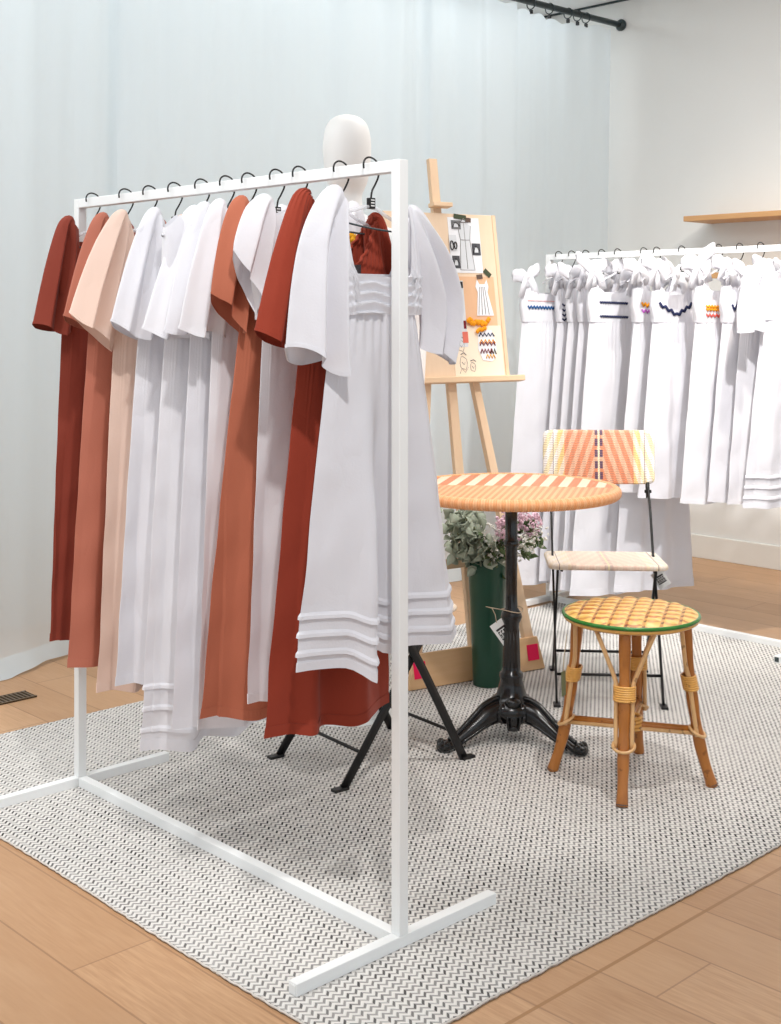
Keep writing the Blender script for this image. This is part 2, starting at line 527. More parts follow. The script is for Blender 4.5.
rod = thing('curtain_rod', 'dark grey round curtain rod near the ceiling, fixed to the white wall', 'curtain rod', W(WALL_B, CURT_A, 2.945), TH)
MB().tube([(-5.6, 0, 0), (-.01, 0, 0)], .017, 20).build('pole', MAT['dark_rod'], rod)
m = MB(); rings = []
for x, r in ((0, .032), (-.012, .034), (-.02, .028), (-.03, .02)): rings.append([(x, r*math.cos(2*PI*k/24), r*math.sin(2*PI*k/24)) for k in range(24)])
m.loft(rings, cap=True); m.build('wall_flange', MAT['dark_rod'], rod)
names = ['leftmost visible', 'second from the left', 'middle', 'fourth from the left', 'rightmost']
for i, px in enumerate((531, 549.5, 568, 577.5, 586)):
    u = (px-CX)/FPX; b = CURT_A*(u*BX+BY)/(BX-u*BY)
    t = thing('curtain_ring', ['first', 'second', 'third', 'fourth', 'fifth'][i]+' dark curtain ring from the left on the rod near the ceiling' if i < 4 else 'dark curtain ring on the rod nearest the wall flange', 'curtain ring', W(b, CURT_A, 2.945), TH, 'curtain rings on the rod')
    MB().tube([(0, .028*math.cos(2*PI*k/24), -.010+.028*math.sin(2*PI*k/24)) for k in range(24)], .003, 8, closed=True).build('ring', MAT['dark_rod'], t)
    m = MB(); m.box(-.006, .006, -.008, .008, -.062, -.042); m.tube([(0, 0, -.036), (0, 0, -.044)], .003, 8)
    m.build('clip', MAT['black'], t, smooth=False)

# ------------------------------------------------------------------ clothing racks
SQ = .025
def rack(label, b, a0, a1, H, foot, name='clothing_rack'):
    """square-tube rack running along a, feet along b"""
    t = thing(name, label, 'clothing rack', W(b, (a0+a1)/2, 0), TH)
    L = (a1-a0)/2
    h = SQ/2
    for s in (-1, 1):
        MB().box(-h, h, s*L-h, s*L+h, SQ, H).build('post', MAT['white_metal'], t, smooth=False, bevel=.0015)
        f = MB().box(-foot, foot, s*L-h, s*L+h, 0, SQ).build('foot', MAT['white_metal'], t, smooth=False, bevel=.0015)
        for d in (-1, 1):
            MB().box(d*foot-.0015, d*foot+.0015, s*L-h+.004, s*L+h-.004, .004, SQ-.004).build('tube_end', MAT['white_metal' if H > 1.6 else 'dark_rod'], f, smooth=False)  # far rack: dark plate stands in for the shaded hollow of the open tube
    MB().box(-h, h, -L+h, L-h, H-SQ, H).build('top_rail', MAT['white_metal'], t, smooth=False, bevel=.0015)
    MB().box(-h, h, -L+h, L-h, .0, SQ).build('base_bar', MAT['white_metal'], t, smooth=False, bevel=.0015)
    return t
R1B, R1H = 1.866, 1.62
R2B, R2H = 4.62, 1.575
rack('tall white steel clothing rack in the foreground holding rust, peach and white dresses', R1B, 1.925, 3.196, R1H, .285)
rack('white steel clothing rack at the right by the wall holding only white dresses', R2B, 2.515, 3.785, R2H, .22)

# ------------------------------------------------------------------ hangers
def hanger_parts(t, H, tilt=0, half=.115, drop=.035, bar=True):
    zt = H
    path = [(-.0205, 0, zt-.012), (-.0215, 0, zt-.002), (-.017, 0, zt+.0075), (-.006, 0, zt+.0125), (.007, 0, zt+.0105), (.0165, 0, zt+.004), (.0215, 0, zt-.009), (.0215, 0, zt-.026), (.012, 0, zt-.044), (.003, 0, zt-.058), (0, 0, zt-.075)]
    MB().tube(catmull([Vector(p)-Vector((0, 0, zt)) for p in path], 5), .0021, 8).build('hook', MAT['black'], t)
    k = MB().box(-.008, .008, -.0055, .0055, -.096, -.073).build('size_marker', MAT['black'], t, smooth=False, bevel=.001)
    mk = MB()
    for q in range(3): mk.box(-.005, .005, -.0062, -.0055, -.091+q*.006, -.0885+q*.006)
    mk.build('printed_mark', MAT['tag'], k, smooth=False)
    ct, st = math.cos(tilt), math.sin(tilt)
    pts = [(-half, 0, -.098-drop), (-half*.75, 0, -.098-drop*.55), (-half*.4, 0, -.098-drop*.2), (-.015, 0, -.094), (.015, 0, -.094), (half*.4, 0, -.098-drop*.2), (half*.75, 0, -.098-drop*.55), (half, 0, -.098-drop)]
    pts = [(x*ct+(z+.09)*st, y, (z+.09)*ct-x*st-.09) for x, y, z in pts]
    MB().tube(catmull(pts, 4), .0042, 8).build('arms', MAT['plastic'], t)
    if not bar: return
    pts2 = [(pts[0][0], 0, pts[0][2]), (0, 0, -.098-drop-.004), (pts[-1][0], 0, pts[-1][2])]
    MB().tube(catmull(pts2, 6), .0022, 6).build('crossbar', MAT['dark_rod'], t)

# ------------------------------------------------------------------ garments
class Garment:
    def __init__(s, root, z0, seed):
        s.t, s.z0, s.r = root, z0, random.Random(seed)
    def L(s, pts): return [(x, y, z-s.z0) for x, y, z in pts]
    def poly(s, corners, n, passes):
        """closed polyline through the corners, evenly sampled, corners eased"""
        per = corners+[corners[0]]
        m = len(corners)
        out = []
        for k in range(m):
            c = s.cnt[k]
            for q in range(c):
                t = q/c; out.append([lerp(per[k][0], per[k+1][0], t), lerp(per[k][1], per[k+1][1], t)])
        N = len(out)
        for _ in range(passes):
            out = [[(out[q-1][0]+2*out[q][0]+out[(q+1) % N][0])/4, (out[q-1][1]+2*out[q][1]+out[(q+1) % N][1])/4] for q in range(N)]
        return out
    def skirt(s, mat, zw, zh, cw, ch, Ww, Wh, T0, T1, A, nf=4, tucks=(), gather=.001, deep=None, hemvar=.006):
        r = s.r; NV = 60
        ph = [r.uniform(0, 6.28) for _ in range(6)]
        def face(n):
            xs = [-1+2*(k+.5+r.uniform(-.22, .22))/n for k in range(n)]
            return [(x, (1 if (k % 2) else -1)*r.uniform(.55, 1), r.uniform(-.12, .12)) for k, x in enumerate(xs)]
        F, Bk = face(nf+1+r.randint(0, 1)), face(nf+1)
        seg = [.5]+[1]*(len(F)-1)+[.5, .5]+[1]*(len(Bk)-1)+[.5]
        L0 = [(-1, 0)]+[(x, -1) for x, _, _ in F]+[(1, 0)]+[(x, 1) for x, _, _ in reversed(Bk)]
        dd = [math.dist(p, q)+.15 for p, q in zip(L0, L0[1:]+L0[:1])]
        s.cnt = [max(6, int(round(170*d/sum(dd)))) for d in dd]
        rings = []
        for j in range(NV+1):
            v = j/NV; z = zw+(zh-zw)*v
            Wd = lerp(Ww, Wh, v**.9); T = lerp(T0, T1, v**.7); c = lerp(cw, ch, v)
            Am = A*smooth(-.05, .75, v)
            def cor(f, sg): return [((x+d*v)*.97, sg*(T*math.sqrt(max(.08, 1-.75*x*x))+Am*o)) for x, o, d in f]
            cs = [(-1, .3*Am*math.sin(ph[0]))]+cor(F, -1)+[(1, .3*Am*math.sin(ph[1]))]+cor(list(reversed(Bk)), 1)
            cs = [(x*Wd, y) for x, y in cs]
            P = s.poly(cs, 170, 8 if v < .2 else 3)
            N = len(P); ring = []
            for k, (x, y) in enumerate(P):
                u = 2*PI*k/N; su = -1 if y < 0 else 1; lo = y/max(.01, T)
                if deep and y < 0:
                    for dx, dw, dp in deep:
                        e = (x-dx*(.45+.55*v))/dw
                        y += dp*smooth(.05, .8, v)*math.exp(-e*e)
                y += gather*math.sin(u*40+ph[5]+1.5*math.sin(3*u))*max(0, 1-v*(5+2*math.sin(7*u)))*min(1, abs(lo))
                y += .0028*math.sin(z*19+x*26+ph[2])*math.sin(x*17+ph[3])*v+.0016*math.sin(z*41-x*37+ph[4])*v
                zz = z+hemvar*lo*.7*v**4*(1 if y < 0 else -.4)
                if deep and y < 0: zz -= sum(max(0, -dp)*.7*math.exp(-((x-dx)/dw)**2) for dx, dw, dp in deep)*v**4
                for tz in tucks:
                    d = ((1-v)*(zw-zh)-tz)/.006
                    if abs(d) < 3 and d < 1: y += su*.0018*math.exp(-d*d)
                ring.append((x+c, y, zz))
            rings.append(s.L(ring))
        o = MB().loft(rings).build('skirt', mat, s.t)
        for tz in tucks:
            v = 1-tz/(zw-zh); jj = min(NV-1, int(v*NV)); k = v*NV-jj
            pts = [tuple(lerp(p[q], n[q], k) for q in range(3)) for p, n in zip(rings[jj], rings[jj+1])]
            def off(d, dz):
                N = len(pts); res = []
                for q, (x, y, z) in enumerate(pts):
                    tx, ty = pts[(q+2) % N][0]-pts[q-2][0], pts[(q+2) % N][1]-pts[q-2][1]; l = math.hypot(tx, ty) or 1
                    res.append((x+ty/l*d, y-tx/l*d, z+dz))
                return res
            MB().loft([off(-.001, .007), off(.003, .001), off(.0042, -.006), off(.0005, -.0065)]).build('tuck', mat, o, smooth=False)
        # stitched hem: a narrow turned-up band
        pts = rings[-1]; N = len(pts)
        up = [tuple(lerp(p[q], n[q], .5) for q in range(3)) for p, n in zip(rings[-2], rings[-3])]
        def off2(src, d):
            res = []
            for q, (x, y, z) in enumerate(src):
                tx, ty = src[(q+2) % N][0]-src[q-2][0], src[(q+2) % N][1]-src[q-2][1]; l = math.hypot(tx, ty) or 1
                res.append((x+ty/l*d, y-tx/l*d, z))
            return res
        MB().loft([off2(up, .0005), off2(up, .0014), off2(pts, .0014), off2(pts, -.001)]).build('hem', mat, o, smooth=False)
        return o
    def sleeve(s, mat, path, A=.007, nf=3, hemw=.012, tilt=0, topgather=0, name='sleeve'):
        """flat bell sleeve with pressed creases from the shoulder to an open hem"""
        r = s.r; ph = [r.uniform(0, 6.28) for _ in range(5)]
        n = 6; P = catmull([(q[0], 0, q[1]) for q in path], n)
        Wd = catmull([(q[2], q[3], 0) for q in path], n)
        N = len(P); rings = []
        fr = [(-.70+r.uniform(-.06, .06), -r.uniform(.35, .7)), (-.38+r.uniform(-.08, .08), -r.uniform(1.0, 1.4)), (-.02+r.uniform(-.1, .1), -r.uniform(.1, .45)), (.34+r.uniform(-.1, .1), -r.uniform(1.0, 1.5)), (.70+r.uniform(-.06, .06), -r.uniform(.15, .45))]
        bk = [(.55, .8), (.0+r.uniform(-.2, .2), r.uniform(.6, 1.2)), (-.6, .7)]
        base = [(-1, r.uniform(-.15, .15))]+fr+[(1, r.uniform(-.15, .15))]+bk
        dd = [math.dist(p, q) for p, q in zip(base, base[1:]+base[:1])]
        s.cnt = [max(6, int(round(96*d/sum(dd)))) for d in dd]
        K = sum(s.cnt)
        for j, p in enumerate(P):
            v = j/(N-1)
            d = (P[min(j+1, N-1)]-P[max(j-1, 0)]).normalized()
            nx, nz = -d.z, d.x
            if nx < 0: nx, nz = -nx, -nz
            tl = tilt*v; nx, nz = nx*math.cos(tl)-nz*math.sin(tl), nx*math.sin(tl)+nz*math.cos(tl)
            w, th = max(.004, Wd[j].x), max(.004, Wd[j].y)
            mixv = smooth(.1, .55, v)
            cs = []
            for k, (x, y) in enumerate(base):
                a = math.atan2(y, x); ex, ey = math.cos(a), math.sin(a)
                cs.append((lerp(ex, x, mixv)*w, lerp(ey, y, mixv)*th))
            Q = s.poly(cs, 96, 10 if v < .25 else (4 if v < .6 else 2))
            ring = []
            for k, (a, y) in enumerate(Q):
                u = 2*PI*k/K
                y += A*.35*math.sin(a*60+v*7+ph[1])*v+topgather*math.sin(22*u+ph[2])*max(0, 1-v*1.5)**2
                h = (hemw*.6*math.sin(2*u+ph[3])+hemw*.5*(-y/th if y < 0 else 0))*smooth(.5, 1, v)
                ring.append((p.x+nx*a+d.x*h, y, p.z+nz*a+d.z*h))
            rings.append(s.L(ring))
        o = MB().loft(rings, cap0=True).build(name, mat, s.t)
        e, f, g2 = rings[-1], rings[-2], rings[-3]
        def sc(src, k, c): return [(c[0]+(x-c[0])*k, c[1]+(y-c[1])*k, z) for x, y, z in src]
        c = (sum(p[0] for p in e)/K, sum(p[1] for p in e)/K)
        mid = [tuple(lerp(p[q], n_[q], .55) for q in range(3)) for p, n_ in zip(e, f)]
        c2 = (sum(p[0] for p in mid)/K, sum(p[1] for p in mid)/K)
        MB().loft([sc(mid, 1.004, c2), sc(mid, 1.018, c2), sc(e, 1.018, c), sc(e, .992, c), sc(mid, .985, c2)]).build('cuff_hem', mat, o, smooth=False)
        return o
    def bodice(s, mat, zw, zs, zn, nw, Ww, Wb, Ws, T=.034, c=0, zslope=.025, back=None, ridges=None, gather=0, gn=40, cw=None, straps=False, scoop=False):
        NU, NV = 144, 50; back = zs-.035 if back is None else back
        s.bd = (zw, zs, Ww, Wb, Ws, T, c, c if cw is None else cw)
        edge = []
        grid = [[None]*NU for _ in range(NV+1)]
        for i in range(NU):
            u = 2*PI*i/NU; cu, su = math.cos(u), math.sin(u)
            x0, y0 = spow(cu, .8), spow(su, .55)
            xs = Ws*x0
            tf = smooth(nw-.016, nw+.01, abs(xs)) if not scoop else min(1, abs(xs)/(nw+.012))**1.7
            zsh = zs-zslope*smooth(nw, Ws, abs(xs))-.01*abs(x0)**6
            nk = (zn-.006*(1-(xs/nw)**2 if abs(xs) < nw else 0)) if su < 0 else back
            top = lerp(nk, zsh, tf)
            for j in range(NV+1):
                v = j/NV; z = zw+(top-zw)*v; h = (z-zw)/(zs-zw)
                x, y = s._bx(x0, y0, h, s.bd)
                if ridges and ridges[0] < z < ridges[1]:
                    k = (z-ridges[0])/(ridges[1]-ridges[0])*ridges[2]
                    y += spow(su, .3)*.010*((k+.20*math.sin(x*28)+.12*math.sin(x*61)) % 1.0)
                y += gather*math.sin(gn*u+2*math.sin(z*20))*(.4+.6*v)
                if straps and su < 0 and abs(xs) > nw-.004: y -= .003*abs(math.sin(abs(xs)*260))
                grid[j][i] = (x, y, z)
        o = MB().loft([s.L(g) for g in grid]).build('bodice', mat, s.t)
        return o, grid
    def _bx(s, x0, y0, h, bd):
        zw, zs, Ww, Wb, Ws, T, c, cw = bd
        Wd = prof([(0, Ww), (.45, Wb), (1, Ws)], h)
        Th = T*math.sqrt(max(.03, 1-max(0, h)**2.5*.96))
        return lerp(cw, c, min(1, h))+Wd*x0, Th*y0
    def front_y(s, x, z):
        """front surface of the bodice (or skirt) at x, z"""
        zw, zs, Ww, Wb, Ws, T, c, cw = s.bd
        if z >= zw:
            h = (z-zw)/(zs-zw); Wd = prof([(0, Ww), (.45, Wb), (1, Ws)], h)
            q = min(.98, abs((x-lerp(cw, c, min(1, h)))/Wd))
            Th = T*math.sqrt(max(.03, 1-max(0, h)**2.5*.96)); cu = q**(1/.8)
            return -Th*math.sqrt(max(0, 1-cu*cu))**.55
        return -T
    def zigzag(s, mat, x0, z0, x1, z1, n, amp, w=.0035, out=.004, name='rickrack_trim'):
        pts = []
        N = n*8
        for i in range(N+1):
            k = i/N; x = lerp(x0, x1, k); z = lerp(z0, z1, k)
            zz = z+amp*(2*abs(2*((k*n) % 1)-1)-1)
            pts.append((x, s.front_y(x, zz)-out, zz-s.z0))
        return MB().strip(pts, w*2, .0025, (0, 1, 0)).build(name, mat, s.t)
    def bow(s, mat, x, z, sc=1):
        r = s.r; m = MB()
        m.ball((x, 0, z-s.z0), .014*sc, .012*sc, .016*sc, 12, 8, .1, r)
        for sg in (-1, 1):
            ln = .055*sc*r.uniform(.8, 1.2); up = r.uniform(-.3, 1.0)
            rings = []
            for j in range(9):
                k = j/8; w = (.006+.024*math.sin(PI*min(1, k**.8*.9))**.8)*sc; 
                cx = x+sg*ln*k; cz = z-s.z0+ln*up*k-.012*k*k*sc
                rings.append([(cx+.003*math.sin(5*q), .2*w*math.cos(2*PI*q/16)*(1+.5*math.sin(3*q+k*4))+.004*math.sin(k*5), cz+w*spow(math.sin(2*PI*q/16), 1.3)*(1+.3*math.sin(4*PI*q/16+k*3))) for q in range(16)])
            m.loft(rings, cap=True)
            # tails
            tl = .07*sc*r.uniform(.8, 1.2)
            m.strip([(x+sg*.005, -.01, z-s.z0), (x+sg*.018*sc, -.018, z-s.z0-tl*.4), (x+sg*.03*sc, -.016, z-s.z0-tl)], .024*sc, .003, (.2*sg, 1, 0))
        return m.build('shoulder_bow', mat, s.t)

# the foreground rack: eleven dresses
HOOK1 = [93, 126, 150, 175, 202, 227, 249, 277, 300, 341, 371]
A1 = [along_rail(R1B, p) for p in HOOK1]
LAB1 = [
    ('dark rust', 'darkrust', 'dark rust flutter-sleeved dress, leftmost on the foreground rack'),
    ('faded terracotta', 'terra', 'faded terracotta dress between the dark rust one and the peach one'),
    ('peach', 'peach', 'pale peach dress with a wide bell sleeve on the foreground rack'),
    ('bluish white', 'white', 'plain white dress hanging just right of the peach dress, hem without tucks'),
    ('tucked white', 'white2', 'long white dress with tucked hem, second white one right of the peach dress'),
    ('third white', 'white', 'white dress third to the right of the peach dress, left of the burnt orange dress'),
    ('fourth white', 'white2', 'white dress directly behind the left edge of the burnt orange dress'),
    ('burnt orange', 'terra2', 'burnt orange dress in the middle of the foreground rack, among white ones'),
    ('embroidered white', 'white2', 'white dress with yellow and lilac zigzag yoke, just behind the rust red dress'),
    ('rust red', 'rust', 'rust red dress with gathered neckline and dark label behind the nearest white dress'),
    ('nearest white', 'white', 'white dress with smocked bust and three hem tucks, nearest on the foreground rack'),
]
for i, a in enumerate(A1):
    t = thing('clothes_hanger', 'black-hooked clear hanger holding the %s dress on the foreground rack' % LAB1[i][0], 'hanger', W(R1B, a, R1H), TH, 'hangers on the foreground rack')
    hanger_parts(t, R1H, tilt=.10 if i in (9, 10) else R.uniform(-.03, .06))

#   hem  cwaist chem  Wwaist Whem nf  tucks deep
SK1 = [
    (.43, -.01, -.02, .085, .110, 4, (), [(-.05, .03, .035)]),
    (.40, -.01, -.02, .10, .150, 4, (), [(-.06, .03, .03)]),
    (.36, 0, 0, .105, .160, 4, (), None),
    (.40, 0, 0, .105, .172, 4, (), None),
    (.27, .0, .01, .105, .185, 4, (.05, .10, .15), [(-.09, .045, -.006), (-.01, .03, .02)]),
    (.34, .0, .0, .105, .155, 4, (), None),
    (.36, .0, .0, .105, .15, 4, (), None),
    (.42, .0, .0, .105, .212, 4, (), [(-.10, .05, -.020), (.03, .035, .030)]),
    (.46, .0, .0, .105, .15, 4, (), None),
    (.43, .0, -.03, .11, .182, 4, (), [(-.03, .03, .028), (.03, .035, -.012)]),
    (.585, .012, .03, .118, .237, 4, (.035, .072, .108), [(-.085, .024, -.044), (-.02, .035, .03), (.06, .03, .02)]),
]
SL1 = [  # left sleeve: hem centre x, hem z, half width, tilt, shoulder x, hem half thickness
    (-.118, 1.262, .066, -.08, -.070, .034), (-.130, 1.275, .062, -.1, -.065, .030), (-.172, 1.262, .082, -.38, -.080, .040), (-.120, 1.255, .075, -.15, -.055, .034),
    (-.095, 1.25, .082, .05, -.02, .032), (-.105, 1.255, .078, -.05, -.06, .028), (-.125, 1.26, .075, 0, -.08, .028), (-.140, 1.300, .072, -.72, -.095, .036),
    (-.150, 1.372, .082, -.85, -.092, .040), (-.170, 1.246, .068, -.05, -.10, .036), (-.148, 1.215, .085, -.12, -.108, .042)]
for i, a in enumerate(A1):
    lo = A1[i]-A1[i+1] if i < 10 else .13
    hi = A1[i-1]-A1[i] if i else .15
    gap = min(lo, hi); gap = max(.080, min(.12, gap))
    nm, mk, label = LAB1[i]; mat = MAT[mk]
    hem, cw, ch, Ww, Wh, nf, tucks, deep = SK1[i]
    t = thing('dress', label, 'dress', W(R1B, a, hem), TH, 'dresses on the foreground rack')
    g = Garment(t, hem, 40+i)
    front = i == 10
    zw = 1.30 if front else 1.29
    hx, hz, hw, tl, sx, ht = SL1[i]
    ht = min(ht, .40*gap)
    if front:
        o, grid = g.bodice(mat, zw, 1.545, 1.386, .092, .120, .126, .124, T=.036, c=.0, cw=.012, zslope=.012, ridges=(1.302, 1.384, 4), straps=True, back=1.388)
    elif i == 9:
        o, grid = g.bodice(mat, zw, 1.522, 1.405, .086, .105, .120, .118, T=.032, gather=.004, gn=46, c=.0, cw=.0, back=1.415, scoop=True)
        ed = [(x, y, z-hem) for x, y, z in grid[-1]]
        MB().tube(ed, .0042, 6, closed=True).build('neck_binding', mat, o)
        ty = g.front_y(.01, 1.39)-.008
        k = MB().box(-.006, .022, ty-.002, ty, 1.384-hem, 1.408-hem).build('brand_label', MAT['tagdark'], t, smooth=False); k['label'] = 'small black fabric label'
    elif i == 8:
        o, grid = g.bodice(mat, zw, 1.545, 1.525, .05, .12, .16, .15, T=.030, c=.06, cw=.0, back=1.53)
    else:
        o, grid = g.bodice(mat, zw, 1.545, 1.44, .06, .10, .112, .11, T=.032, back=1.50)
    g.skirt(mat, zw+.002, hem, cw, ch, Ww, Wh, .035 if front else .031, .29*gap+.003, .022 if front else .24*gap, nf+(1 if front else 0), tucks, deep=deep, gather=.003 if front or i == 9 else .001)
    if front:
        g.sleeve(mat, [(-.086, 1.55, .010, .010), (-.100, 1.538, .038, .026), (-.128, 1.46, .062, .036), (-.140, 1.36, .076, .042), (hx, hz, hw, .050)], .008, 3, .034, tl)
        g.sleeve(mat, [(.105, 1.525, .010, .012), (.122, 1.512, .032, .024), (.163, 1.44, .055, .040), (.198, 1.35, .060, .044), (.205, 1.28, .055, .040), (.196, 1.215, .05, .034)], .007, 4, .014, -.25)
    else:
        tg = .004 if i == 9 else 0
        g.sleeve(mat, [(sx+.010, 1.553, .010, .008), (sx-.004, 1.540, .032, .022), (lerp(sx, hx, .35), lerp(1.553, hz, .32), lerp(.038, hw, .42), .030), (lerp(sx, hx, .70), lerp(1.553, hz, .66), lerp(.038, hw, .74), .034), (hx, hz, hw, ht)], .006, 3, .012, tl, tg)
        q = .06 if i == 8 else 0
        dz = -.036 if i == 9 else 0
        g.sleeve(mat, [(.085+q, 1.548+dz, .010, .008), (.098+q, 1.537+dz, .032, .022), (.112+q, 1.46+dz*.5, .045, .028), (.130+q, 1.36, .055, .032), (.140+q, 1.275, .06, .032)], .005, 3, .010, .1, tg)
    if i == 8:
        for zz_, mk_, w_ in ((1.484, 'yellow', .0042), (1.474, 'yellow', .0042), (1.455, 'purple', .0034)):
            g.zigzag(MAT[mk_], .085, zz_, .185, zz_-.003, 6, .006, w_)

# the far rack: twelve white dresses
HOOK2 = [559, 572, 586, 602, 618, 644, 657, 682, 719, 740, 761, 785]
A2 = [along_rail(R2B, p) for p in HOOK2]
LAB2 = ['leftmost white dress on the far rack, with blue zigzag line across its bust',
        'second white dress from the left on the far rack, with stacked short navy zigzags',
        'third white dress from the left on the far rack, plain bust and bow strap',
        'fourth white dress from the left on the far rack, plain with a broad bow',
        'white dress with two dark horizontal zigzag lines on its bust, on the far rack',
        'white dress on the far rack with a small dark curl mark near its strap',
        'white dress with orange and purple zigzag, left of the navy V-neck one',
        'white V-neck dress with a thick wavy navy trim on the far rack',
        'white dress with orange and coral double zigzag on its bust, on the far rack',
        'white dress with tall bow and navy zigzag stub, just right of the orange-trimmed one',
        'white dress second from the right on the far rack, tall bow and tiny navy mark',
        'rightmost white dress on the far rack, with puffed sleeve and tucked hem']
HN = ['leftmost', 'second', 'third', 'fourth', 'fifth', 'sixth', 'seventh', 'eighth', 'ninth', 'tenth', 'eleventh', 'twelfth']
for i, a in enumerate(A2):
    t = thing('clothes_hanger', '%s black-hooked hanger %son the far rack of white dresses' % (HN[i], '' if i == 0 else 'from the left '), 'hanger', W(R2B, a, R2H), TH+math.radians(-8), 'hangers on the far rack')
    hanger_parts(t, R2H, tilt=R.uniform(-.04, .04), half=.10, bar=False)
    long = i < 6
    hem = [.10, .12, .09, .11, .10, .13, .56, .55, .545, .56, .56, .56][i]
    SH = [-.075, .04, .025, .0, -.03, .06, .0, -.03, .0, .03, .02, 0][i]; yw = TH+math.radians(-20)
    t = thing('dress', LAB2[i], 'dress', W(R2B, a, hem)+Vector((math.cos(yw), math.sin(yw), 0))*SH, yw, 'white dresses on the far rack')
    g = Garment(t, hem, 140+i); mat = MAT['white' if i % 2 else 'white2']
    lo = A2[i]-A2[i+1] if i < 11 else .12
    hi = A2[i-1]-A2[i] if i else .12
    gap = max(.058, min(.12, min(lo, hi)))
    if i == 11:
        g.bodice(mat, 1.28, 1.50, 1.40, .06, .11, .12, .115, T=.03)
        g.skirt(mat, 1.283, hem, 0, 0, .11, .21, .032, .036, .014, 4, (.04, .08, .12))
        g.sleeve(mat, [(-.09, 1.505, .012, .010), (-.105, 1.49, .04, .03), (-.145, 1.41, .062, .042), (-.165, 1.32, .07, .045), (-.165, 1.24, .07, .042)], .007, 5, .010, 0)
        g.sleeve(mat, [(.09, 1.505, .012, .010), (.105, 1.49, .04, .03), (.145, 1.41, .062, .042), (.165, 1.32, .07, .045), (.165, 1.24, .07, .042)], .007, 5, .010, 0)
        continue
    vneck = i == 7
    zt = 1.385 if vneck else 1.40
    g.bodice(mat, 1.27, zt+.03, zt-(.06 if vneck else 0), .065, .118, .126, .120, T=.030, back=zt, zslope=.01, gather=.0015)
    g.skirt(mat, 1.273, hem, 0, -.01 if long else 0, .118, .205 if long else .19, .030, .31*gap, .15*gap, 4, gather=.002)
    for sg in (-1, 1):
        bx = sg*(.098+R.uniform(-.008, .008)); bz = 1.487+R.uniform(-.02, .03)
        MB().strip([(sg*.098, -.012, zt+.02-hem), (sg*.10, -.012, (zt+bz)/2-hem), (bx, -.003, bz-hem)], .024, .003, (0, 1, 0)).build('strap', mat, t)
        MB().strip([(sg*.098, .014, zt+.02-hem), (sg*.10, .012, (zt+bz)/2-hem), (bx, .003, bz-hem)], .024, .003, (0, 1, 0)).build('strap', mat, t)
        g.bow(mat, bx, bz, 1.3+R.uniform(-.15, .3))
    if i == 0:
        g.zigzag(MAT['blue'], -.10, 1.335, .06, 1.33, 11, .007, .003)
        g.zigzag(MAT['pinktrim'], -.10, 1.365, .06, 1.36, 1, .0, .0008)
    if i == 1:
        for k, zz in enumerate((1.345, 1.322, 1.30, 1.28)): g.zigzag(MAT['navy'], -.105, zz, .03, zz-.004, 8, .005, .0028)
    if i == 4:
        g.zigzag(MAT['navy'], -.08, 1.355, .06, 1.35, 12, .004, .003); g.zigzag(MAT['navy'], -.08, 1.295, .06, 1.29, 12, .004, .003)
    if i == 5:
        m = MB().tube([(-.085+.012*math.cos(q), -.028, 1.40+.014*math.sin(q)-hem) for q in [PI*.35+k*PI*1.3/10 for k in range(11)]], .0035, 6); m.build('curl_trim', MAT['navy'], t)
    if i == 6:
        g.zigzag(MAT['orange'], -.095, 1.345, -.03, 1.335, 4, .008, .004); g.zigzag(MAT['purple'], -.095, 1.318, -.03, 1.31, 4, .007, .003)
    if i == 7:
        g.zigzag(MAT['navy'], -.10, 1.345, -.02, 1.30, 3, .007, .0055); g.zigzag(MAT['navy'], -.02, 1.30, .105, 1.37, 5, .007, .0055)
    if i == 8:
        g.zigzag(MAT['orange'], -.085, 1.335, .01, 1.33, 7, .005, .003); g.zigzag(MAT['orange'], -.085, 1.323, .01, 1.318, 7, .005, .003)
        g.zigzag(MAT['pinktrim'], -.085, 1.30, .01, 1.295, 6, .006, .003)
    if i == 9:
        g.zigzag(MAT['navy'], -.09, 1.33, -.01, 1.325, 4, .012, .004)
    if i == 10:
        g.zigzag(MAT['navy'], -.10, 1.345, -.04, 1.34, 3, .01, .004)

